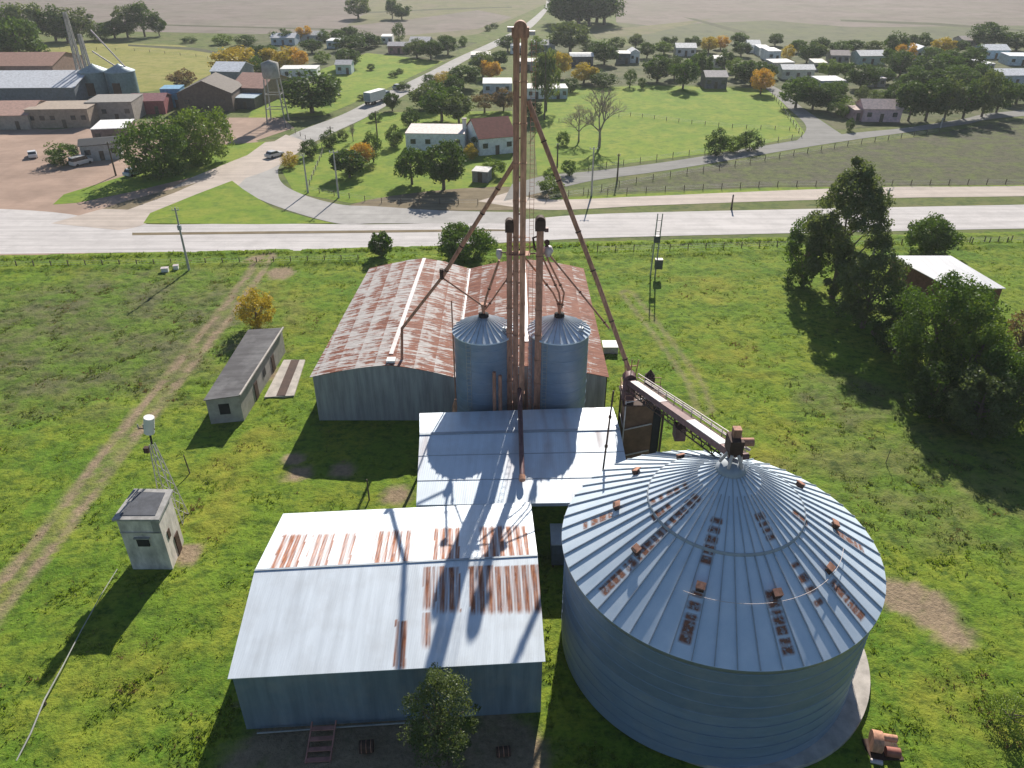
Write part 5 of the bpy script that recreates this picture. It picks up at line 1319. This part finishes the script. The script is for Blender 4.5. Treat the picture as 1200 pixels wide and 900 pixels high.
# ================================================================== TREES
def big_tree(label, name, xp, base, wpx, top, kind, leaf, seed, leaves, lsize, lean=0):
    """a near tree with its own finer foliage"""
    p = G(xp, base); h = hgt(p.x, p.y, top); wd = wpx*mpp(p.x, p.y, h*.5)/2; g = random.Random(seed)
    t = thing(name, label, 'bush' if name == 'bush' else 'tree', (p.x, p.y, 0))
    tb, tips = trunk_mb(h*.85, min(.022*h+.05, .35), 8, seed, wd*.8); tb.v = [(v[0]+p.x, v[1]+p.y, v[2]) for v in tb.v]; tb.build('trunk', M_bark, t)
    leaves = int(leaves*1.9); lsize *= .85
    cl = []; n = 150
    low = .0 if kind != 'open' else .08
    for i in range(n):
        while True:
            q = Vector((g.uniform(-1, 1), g.uniform(-1, 1), g.uniform(-1, 1)))
            if .2 < q.length < 1: break
        q = q.normalized()*q.length**.6; wob = 1+.35*noise.noise(q*1.8+Vector((seed, 0, 0)))
        zc = h*(.5+low/2); rz_ = h*(.5-low/2)
        sh = 1.0
        if kind == 'open': sh = 1.0-.25*q.z
        r_ = wd*g.uniform(.12, .25) if kind != 'open' else wd*g.uniform(.10, .24)
        cl.append((q.x*wd*.86*wob*sh, q.y*wd*.8*wob*sh, max(r_*.5, zc+q.z*rz_*.86*wob), r_))
    V = leaf_cloud(cl, leaves/n, lsize, seed, .9)
    cloud_obj('crown', V, L[leaf], t); return t
G_R = None
big_tree('tall ragged grey green eucalyptus standing at the right beside the highway', 'eucalyptus_tree', 975, 350, 100, 188, 'open', 'euca', 31, 19000, .40)
big_tree('leafy lower tree leaning at the left foot of the tall eucalyptus', 'broad_tree', 940, 335, 66, 250, 'round', 'mid', 32, 4500, .42)
big_tree('dark tree at the right foot of the tall eucalyptus', 'broad_tree', 1010, 385, 84, 290, 'round', 'euca', 33, 6000, .38)
big_tree('lone round green tree on the highway edge above the brick barn', 'broad_tree', 1085, 297, 66, 256, 'round', 'mid', 34, 5000, .42)
big_tree('large dark green tree in front of the brick barn', 'broad_tree', 1085, 445, 120, 312, 'round', 'mid', 35, 11000, .34)
big_tree('dark bushy tree between eucalyptus and the large tree by the barn', 'broad_tree', 1045, 415, 60, 335, 'round', 'dark', 36, 5000, .34)
big_tree('lighter green tree on the near side of the barn clump', 'broad_tree', 1125, 470, 90, 360, 'round', 'light', 37, 7000, .34)
big_tree('dense dark tree at the right edge lowest of the barn clump', 'broad_tree', 1175, 500, 110, 405, 'round', 'mid', 38, 9000, .32)
big_tree('green tree between the large dark green tree and the barn wall', 'broad_tree', 1118, 428, 80, 335, 'round', 'mid', 48, 5500, .34)
big_tree('low green tree at the near right foot of the barn clump', 'broad_tree', 1140, 510, 95, 430, 'round', 'euca', 49, 6500, .32)
big_tree('grey leafless looking shrub at the right picture edge by the barn wall', 'shrub', 1188, 428, 48, 350, 'open', 'brown', 39, 1800, .3)
big_tree('dark low bush at the lower left of the barn clump', 'bush', 1090, 490, 75, 425, 'round', 'dark', 40, 5000, .32)
big_tree('small dusty tree growing in the shade in front of the foreground shed', 'small_tree', 520, 896, 98, 780, 'open', 'euca', 41, 6500, .17)
big_tree('yellow brown shrub above the dark roofed outbuilding', 'shrub', 303, 386, 48, 338, 'round', 'yellow', 42, 2600, .28)
big_tree('dark round bush behind the left end of the rusted warehouse', 'bush', 447, 302, 29, 272, 'round', 'mid', 43, 2200, .36)
big_tree('wide green tree behind the middle of the rusted warehouse', 'broad_tree', 547, 306, 72, 262, 'round', 'mid', 44, 5500, .38)
big_tree('big rounded green tree left of the kiosk verge, left half of the roadside pair', 'broad_tree', 190, 206, 92, 138, 'round', 'mid', 45, 5000, .62)
big_tree('big rounded green tree on the road verge, right half of the roadside pair', 'broad_tree', 240, 190, 85, 124, 'round', 'light', 46, 5000, .62)
big_tree('pale scrubby bush at the lower right picture edge', 'bush', 1180, 850, 70, 822, 'round', 'light', 47, 2200, .12)

TR = [
 (5, 78, 36, 40, 'broad', 'dark', 'dark tree touching the left picture edge behind the silver warehouse'),
 (28, 76, 50, 18, 'broad', 'mid', 'large green tree left of the yellow field'),
 (54, 74, 18, 50, 'bush', 'dark', 'small dark tree at the left corner of the yellow field'),
 (38, 50, 42, 2, 'tall', 'euca', 'tall grey green tree leftmost in the far windbreak'),
 (66, 48, 36, 6, 'broad', 'dark', 'dark tree second in the far windbreak'),
 (92, 48, 34, 10, 'tall', 'euca', 'leaning tree behind the far elevator mast'),
 (118, 47, 24, 28, 'bush', 'mid', 'low bright bush right of the far elevator mast'),
 (135, 45, 26, 22, 'broad', 'dark', 'dark round tree in the middle of the far windbreak'),
 (150, 44, 26, 8, 'tall', 'euca', 'grey green tree left of the tallest in the far windbreak'),
 (170, 43, 28, 1, 'tall', 'dark', 'tallest dark tree of the far windbreak'),
 (187, 42, 18, 14, 'broad', 'dark', 'last tree at the right end of the far windbreak'),
 (222, 50, 16, 42, 'bush', 'dark', 'small dark bush on the ploughed field edge, left one'),
 (262, 52, 20, 40, 'bush', 'light', 'pale bush on the ploughed field edge'),
 (288, 53, 24, 40, 'bush', 'dark', 'dark hedge clump right of the pale bush'),
 (276, 88, 42, 57, 'broad', 'yellow', 'yellow tree at the right end of the yellow field'),
 (300, 90, 22, 66, 'bush', 'mid', 'green bush right beside the yellow field tree'),
 (216, 108, 28, 80, 'ragged', 'brown', 'thin brown tree behind the bright blue shed'),
 (75, 192, 36, 165, 'bush', 'mid', 'round bush in the yard beside the white van'),
 (60, 118, 26, 100, 'bush', 'dark', 'dark bush against the silver warehouse wall'),
 (104, 113, 18, 98, 'bush', 'dark', 'small bush at the foot of the left blue silo'),
 (172, 118, 10, 108, 'bush', 'dark', 'tiny dark bush beside the maroon shed'),
 (366, 132, 64, 84, 'broad', 'dark', 'large dark green tree beside the road junction'),
 (388, 116, 28, 88, 'broad', 'mid', 'mid green tree right of the large dark one at the junction'),
 (328, 84, 34, 54, 'broad', 'yellow', 'yellow leaved tree behind the white roofed bungalow'),
 (348, 82, 26, 56, 'broad', 'orange', 'orange tinted tree right of the yellow leaved one'),
 (312, 84, 20, 60, 'bush', 'dark', 'dark tree left of the yellow leaved one'),
 (410, 80, 26, 58, 'broad', 'dark', 'round dark tree behind the small pale blue house'),
 (378, 74, 16, 60, 'bush', 'light', 'light bush left of the small pale blue house'),
 (331, 51, 20, 34, 'broad', 'dark', 'far dark tree above the yellow leaved trees'),
 (358, 48, 18, 30, 'broad', 'orange', 'far orange tree in the upper left hamlet'),
 (381, 49, 14, 34, 'bush', 'mid', 'far green bush right of the far orange tree'),
 (410, 46, 18, 30, 'broad', 'dark', 'far dark tree above the pale blue houses'),
 (411, 60, 32, 42, 'broad', 'dark', 'wide dark tree left of the dull red walled house'),
 (430, 56, 22, 37, 'broad', 'dark', 'dark tree between far white roofs'),
 (440, 54, 16, 40, 'bush', 'dark', 'small dark tree just left of the pointed conifer'),
 (468, 52, 13, 25, 'column', 'dark', 'pointed dark conifer beside the far road'),
 (489, 68, 26, 46, 'broad', 'euca', 'greyish tree in front of the grey roofed extension'),
 (505, 70, 22, 46, 'broad', 'dark', 'dark tree right of the grey roofed extension'),
 (525, 64, 24, 42, 'broad', 'dark', 'dark tree leftmost of the roadside pair far up the road'),
 (543, 54, 10, 42, 'bush', 'mid', 'small bush right of the far roadside pair'),
 (435, 82, 8, 74, 'bush', 'dark', 'tiny dark bush in the roadside field, left one'),
 (462, 90, 10, 82, 'bush', 'dark', 'tiny dark bush in the roadside field, middle one'),
 (469, 86, 7, 80, 'bush', 'dark', 'tiny dark bush in the roadside field, right one'),
 (425, 117, 9, 110, 'bush', 'dark', 'tiny bush on the left road edge just before the lorry'),
 (420, 22, 28, -4, 'broad', 'euca', 'far pale tree on the ploughed land, left of a pair'),
 (460, 22, 12, -2, 'tall', 'dark', 'far dark tree on the ploughed land, middle one'),
 (471, 23, 18, 4, 'broad', 'dark', 'far round tree on the ploughed land, right one'),
 (579, 33, 10, 26, 'bush', 'dark', 'tiny dark tree beside the farthest stretch of road'),
 (572, 36, 8, 29, 'bush', 'euca', 'tiny grey tree beside the farthest stretch of road'),
 (460, 130, 15, 108, 'broad', 'dark', 'small round dark tree at the road edge behind the lorry'),
 (473, 106, 14, 95, 'bush', 'dark', 'low dark bush right of the lorry'),
 (500, 128, 34, 98, 'broad', 'euca', 'grey green tree left in the grove above the white house'),
 (518, 142, 40, 97, 'broad', 'mid', 'wide green tree in the middle of the grove above the white house'),
 (538, 145, 36, 108, 'broad', 'euca', 'olive tree right in the grove above the white house'),
 (482, 150, 20, 126, 'bush', 'dark', 'dark bush at the left end of the white house'),
 (543, 104, 36, 76, 'broad', 'dark', 'dark tree above the grove by the main road'),
 (566, 90, 26, 62, 'tall', 'euca', 'tall grey tree beside the main road above the grove'),
 (520, 98, 20, 84, 'bush', 'yellow', 'yellowish bush beside the main road'),
 (503, 98, 12, 86, 'bush', 'dark', 'low dark bush on the right road edge'),
 (575, 94, 24, 70, 'broad', 'orange', 'orange tree left of the tall tower'),
 (590, 130, 26, 104, 'broad', 'brown', 'brownish tree against the left side of the tall tower'),
 (568, 132, 26, 108, 'ragged', 'brown', 'thin brown tree in the garden above the white house'),
 (595, 60, 22, 42, 'broad', 'dark', 'dark tree left of the top of the tall tower'),
 (386, 172, 17, 152, 'bush', 'dark', 'round dark bush beside the road above the curve'),
 (364, 184, 20, 162, 'bush', 'dark', 'dark bush on the inside of the road curve'),
 (402, 164, 10, 150, 'bush', 'euca', 'small grey bush right of the round dark bush on the road'),
 (340, 196, 15, 178, 'bush', 'yellow', 'small yellow shrub at the road curve'),
 (410, 208, 34, 174, 'broad', 'dark', 'dark green garden tree with round crown left of the lawn'),
 (424, 196, 24, 168, 'broad', 'orange', 'orange yellow tree behind the dark green garden tree'),
 (438, 190, 16, 153, 'column', 'dark', 'slender dark columnar tree in the garden'),
 (414, 166, 12, 146, 'bare', None, 'thin leafless tree beside the road fence'),
 (440, 142, 12, 130, 'bush', 'mid', 'small bush on the verge below the lorry'),
 (462, 172, 16, 146, 'bush', 'dark', 'dark shrub at the left wall of the long white house'),
 (483, 216, 38, 172, 'broad', 'mid', 'mid green garden tree in front of the white house, left one'),
 (520, 222, 54, 168, 'broad', 'dark', 'large dark garden tree in front of the white house, right one'),
 (551, 186, 14, 168, 'bush', 'yellow', 'yellow shrub by the red roofed wing'),
 (560, 180, 15, 158, 'bush', 'euca', 'grey shrub against the red roofed wing wall'),
 (578, 206, 22, 184, 'bush', 'light', 'light green shrub below the red roofed wing'),
 (640, 130, 24, 56, 'tall', 'euca', 'tall grey green tree right of the tall tower'),
 (656, 92, 20, 60, 'broad', 'yellow', 'yellow green tree behind the white bungalows'),
 (668, 62, 44, 26, 'broad', 'euca', 'large grey tree below the eucalyptus stand'),
 (630, 62, 20, 42, 'bush', 'light', 'light tree right of the top of the tall tower'),
 (625, 138, 22, 118, 'bush', 'dark', 'dark bush right beside the tall tower above the field'),
 (628, 108, 14, 94, 'bush', 'dark', 'dark bush in front of the right white bungalow'),
 (664, 31, 40, -14, 'broad', 'dark', 'left tree of the far eucalyptus stand'),
 (678, 31, 46, -18, 'tall', 'dark', 'second tree of the far eucalyptus stand'),
 (690, 30, 50, -18, 'broad', 'dark', 'third tree of the far eucalyptus stand'),
 (708, 29, 44, -14, 'tall', 'dark', 'right tree of the far eucalyptus stand'),
 (668, 27, 40, -10, 'broad', 'dark', 'back tree filling the left half of the far eucalyptus stand'),
 (699, 26, 44, -10, 'broad', 'dark', 'back tree filling the right half of the far eucalyptus stand'),
 (684, 98, 28, 74, 'broad', 'yellow', 'olive yellow tree in front of the curved roof building'),
 (708, 102, 26, 84, 'bush', 'dark', 'low dark bush at the top left corner of the bright field'),
 (698, 96, 16, 80, 'bush', 'mid', 'mid green bush below the curved roof building'),
 (708, 76, 30, 48, 'broad', 'dark', 'dark tree between curved roof building and pale roofed house'),
 (722, 58, 18, 42, 'bush', 'dark', 'small dark tree behind the pale roofed house'),
 (693, 60, 20, 46, 'bush', 'dark', 'dark bush above the curved roof building'),
 (738, 102, 12, 80, 'column', 'dark', 'narrow dark tree on the top edge of the bright field'),
 (752, 104, 9, 90, 'bush', 'dark', 'little dark tree right of the narrow one on the field edge'),
 (758, 68, 18, 50, 'broad', 'dark', 'dark tree right of the small white gabled house'),
 (770, 96, 32, 64, 'broad', 'dark', 'large dark tree at the top of the bright field'),
 (778, 64, 22, 48, 'broad', 'light', 'light olive tree above the large dark one'),
 (800, 104, 34, 68, 'broad', 'mid', 'green tree standing on the top edge of the bright field'),
 (790, 92, 20, 66, 'broad', 'dark', 'dark tree behind the green one on the field edge'),
 (824, 94, 18, 58, 'tall', 'dark', 'tall dark tree left of the square dark grey house'),
 (830, 62, 18, 44, 'broad', 'yellow', 'yellow topped tree in the middle of town'),
 (844, 58, 16, 42, 'broad', 'orange', 'small orange tree next to the yellow topped tree'),
 (848, 84, 16, 58, 'broad', 'dark', 'dark tree above the square dark grey house'),
 (868, 66, 20, 48, 'broad', 'dark', 'dark tree left of the far white town house'),
 (862, 92, 26, 68, 'broad', 'light', 'light green tree right of the square dark grey house'),
 (880, 100, 36, 70, 'broad', 'dark', 'wide dark tree behind the orange tree'),
 (891, 110, 26, 82, 'broad', 'orange', 'bright orange tree at the top of the town road'),
 (922, 70, 13, 52, 'bush', 'yellow', 'round yellow bush in town'),
 (945, 74, 24, 50, 'broad', 'dark', 'dark tree behind the wide white roofed house'),
 (958, 72, 18, 50, 'broad', 'euca', 'grey tree right behind the wide white roofed house'),
 (984, 64, 22, 48, 'broad', 'mid', 'green tree above the low brown roofed house'),
 (1000, 62, 18, 46, 'broad', 'dark', 'dark tree left above the pale green house'),
 (1022, 64, 20, 48, 'broad', 'euca', 'greyish tree behind the pale green house'),
 (1048, 66, 24, 38, 'broad', 'dark', 'tall dark tree right of the pale green house'),
 (1078, 58, 28, 38, 'broad', 'dark', 'far dark tree above the tall narrow blue house'),
 (1060, 74, 22, 50, 'broad', 'orange', 'rusty brown tree beside the tall narrow blue house'),
 (1104, 64, 24, 44, 'broad', 'yellow', 'olive yellow tree right of the tall narrow blue house'),
 (1122, 62, 18, 46, 'broad', 'dark', 'dark tree left of the reddish grey roofed house'),
 (1154, 58, 34, 28, 'broad', 'dark', 'big black green tree on the skyline side of town'),
 (1190, 60, 36, 38, 'broad', 'dark', 'big dark tree at the upper right edge'),
 (970, 92, 22, 70, 'broad', 'light', 'light green tree right of the wide white roofed house'),
 (990, 92, 18, 72, 'broad', 'mid', 'mid green tree below the low brown roofed house'),
 (1008, 104, 30, 76, 'broad', 'dark', 'dark tree left of the low pinkish roofed shed'),
 (1034, 98, 26, 78, 'broad', 'mid', 'green tree above the low pinkish roofed shed'),
 (1054, 90, 28, 62, 'broad', 'dark', 'dark tree in the middle of the right hand wood'),
 (1082, 96, 30, 66, 'broad', 'dark', 'dark tree below the tall narrow blue house'),
 (1108, 92, 30, 60, 'broad', 'mid', 'deep green tree in the right hand wood'),
 (1134, 88, 30, 58, 'broad', 'dark', 'dark tree near the blue walled house'),
 (1010, 118, 16, 100, 'bush', 'euca', 'pale grey bush above the pink house'),
 (1030, 118, 20, 104, 'bush', 'light', 'light bush right behind the pink house'),
 (932, 126, 34, 92, 'broad', 'mid', 'green tree on the town road, left of a dark pair'),
 (952, 128, 32, 98, 'broad', 'dark', 'first of the dark pair right of the town road'),
 (970, 130, 32, 98, 'broad', 'dark', 'second of the dark pair right of the town road'),
 (984, 136, 28, 114, 'bush', 'light', 'light green shrub left of the pink house'),
 (995, 153, 9, 138, 'bush', 'dark', 'tiny dark shrub on the verge left of the pink house'),
 (1064, 142, 32, 92, 'broad', 'dark', 'leftmost tree of the dark row above the side road'),
 (1084, 142, 34, 94, 'broad', 'dark', 'second tree of the dark row above the side road'),
 (1106, 141, 34, 92, 'broad', 'euca', 'third tree of the dark row above the side road'),
 (1128, 139, 34, 92, 'broad', 'dark', 'fourth tree of the dark row above the side road'),
 (1150, 137, 32, 84, 'tall', 'euca', 'fifth and tallest tree of the dark row above the side road'),
 (1167, 132, 28, 92, 'broad', 'dark', 'sixth tree of the dark row above the side road'),
 (1190, 122, 36, 96, 'broad', 'mid', 'green tree at the right edge below the large white roofed building'),
 (1092, 74, 24, 56, 'broad', 'mid', 'green tree between the tall narrow blue house and the blue walled one'),
 (1114, 78, 22, 58, 'broad', 'dark', 'dark tree above the deep green one in the right hand wood'),
 (1140, 72, 20, 52, 'broad', 'mid', 'green tree just left of the blue walled house'),
 (1044, 80, 22, 56, 'broad', 'mid', 'green tree touching the right side of the pale green house'),
 (1068, 108, 32, 78, 'broad', 'mid', 'broad green tree above the leftmost of the dark row'),
 (1096, 112, 34, 80, 'broad', 'dark', 'dark tree filling the wood above the dark row'),
 (1122, 110, 32, 78, 'broad', 'mid', 'green tree filling the wood above the fourth of the dark row'),
 (1146, 106, 28, 74, 'broad', 'dark', 'dark tree left below the large white roofed building'),
 (1050, 124, 26, 96, 'broad', 'dark', 'dark tree touching the right end of the pink house'),
 (1022, 90, 20, 74, 'broad', 'dark', 'small dark tree below the pale green house'),
 (960, 62, 20, 44, 'broad', 'dark', 'far dark tree behind the grey one in town'),
 (935, 62, 18, 46, 'broad', 'mid', 'far green tree right of the round yellow bush'),
 (908, 54, 18, 40, 'broad', 'dark', 'far dark tree above the two tone white house'),
 (866, 52, 18, 38, 'broad', 'mid', 'far green tree left above the far white house'),
 (812, 58, 16, 42, 'broad', 'dark', 'dark tree right behind the sloping white roof'),
 (784, 58, 18, 42, 'broad', 'dark', 'dark tree left behind the sloping white roof'),
 (745, 56, 16, 40, 'broad', 'euca', 'greyish tree above the small white gabled house'),
 (815, 84, 18, 62, 'broad', 'mid', 'green tree below the sloping white roof'),
 (838, 100, 16, 78, 'bush', 'dark', 'dark shrub against the square dark grey house'),
 (902, 92, 16, 76, 'broad', 'dark', 'small dark tree right above the orange tree'),
 (946, 112, 26, 90, 'broad', 'dark', 'dark tree above the dark pair on the town road'),
 (975, 114, 24, 94, 'broad', 'mid', 'green tree left below the long white roofed shed'),
 (645, 80, 22, 58, 'broad', 'dark', 'dark tree beside the grey roofed house near the tower'),
 (668, 108, 20, 90, 'bush', 'dark', 'dark bush right of the pale blue bungalow'),
 (585, 78, 18, 60, 'broad', 'dark', 'dark tree above the orange tree near the tower'),
 (532, 112, 24, 88, 'broad', 'dark', 'dark tree filling the grove near the main road'),
 (505, 112, 18, 94, 'broad', 'mid', 'small green tree near the yellowish bush by the road'),
 (302, 70, 20, 52, 'broad', 'dark', 'dark tree at the left end of the upper left hamlet'),
 (366, 62, 22, 46, 'broad', 'dark', 'dark tree behind the orange tinted tree'),
 (396, 48, 16, 34, 'broad', 'mid', 'far green tree left of the far dark one'),
 (318, 70, 18, 54, 'broad', 'mid', 'green tree in front of the far pale blue bungalow'),
 (14, 50, 34, 6, 'broad', 'mid', 'green tree at the far left edge above the rust red roof'),
 (80, 50, 26, 20, 'broad', 'dark', 'dark tree filling the far windbreak behind the mast'),
 (12, 66, 30, 30, 'broad', 'dark', 'dark tree between rust red roof and far windbreak'),
 (838, 182, 26, 150, 'bush', 'dark', 'dark rounded bush on the upper edge of the side road'),
 (858, 178, 20, 158, 'bush', 'light', 'light green shrub between two dark bushes on the side road'),
 (878, 176, 24, 150, 'bush', 'dark', 'dark bush rightmost of three on the side road'),
 (644, 214, 14, 196, 'bush', 'mid', 'green bush left of the thin pole by the side road start'),
 (667, 206, 14, 186, 'bush', 'mid', 'green bush right of the tall tower at the side road start'),
 (646, 226, 26, 206, 'bush', 'light', 'light green shrub on the service road corner'),
 (702, 172, 44, 106, 'bare', None, 'large leafless tree in the bright field'),
 (678, 166, 28, 124, 'bare', None, 'smaller leafless tree left of the large one in the bright field'),
 (660, 170, 14, 152, 'bush', 'mid', 'low green bush under the smaller leafless tree'),
]
for r_ in TR: tree(*r_)
for k, lst in PROTO.items():
    for root, kids in lst:
        for q_ in kids: bpy.data.objects.remove(q_)
        bpy.data.objects.remove(root)

# ================================================================== HAZE
b = MB(); b.box((0, 1450, 39.5), (5300, 3600, 81)); hz = b.build('haze', None)
hm = bpy.data.materials.new('haze_air'); hm.use_nodes = True; ht_ = hm.node_tree; ht_.nodes.remove(ht_.nodes['Principled BSDF'])
pv = ht_.nodes.new('ShaderNodeVolumePrincipled'); pv.inputs['Density'].default_value = .00014; pv.inputs['Color'].default_value = (.86, .9, .97, 1); pv.inputs['Anisotropy'].default_value = .35
ht_.links.new(pv.outputs[0], ht_.nodes['Material Output'].inputs['Volume'])
hz.data.materials.append(hm); tag(hz, 'thin pale haze over the far fields', 'haze', kind='stuff'); del hz['category']; del hz['label']
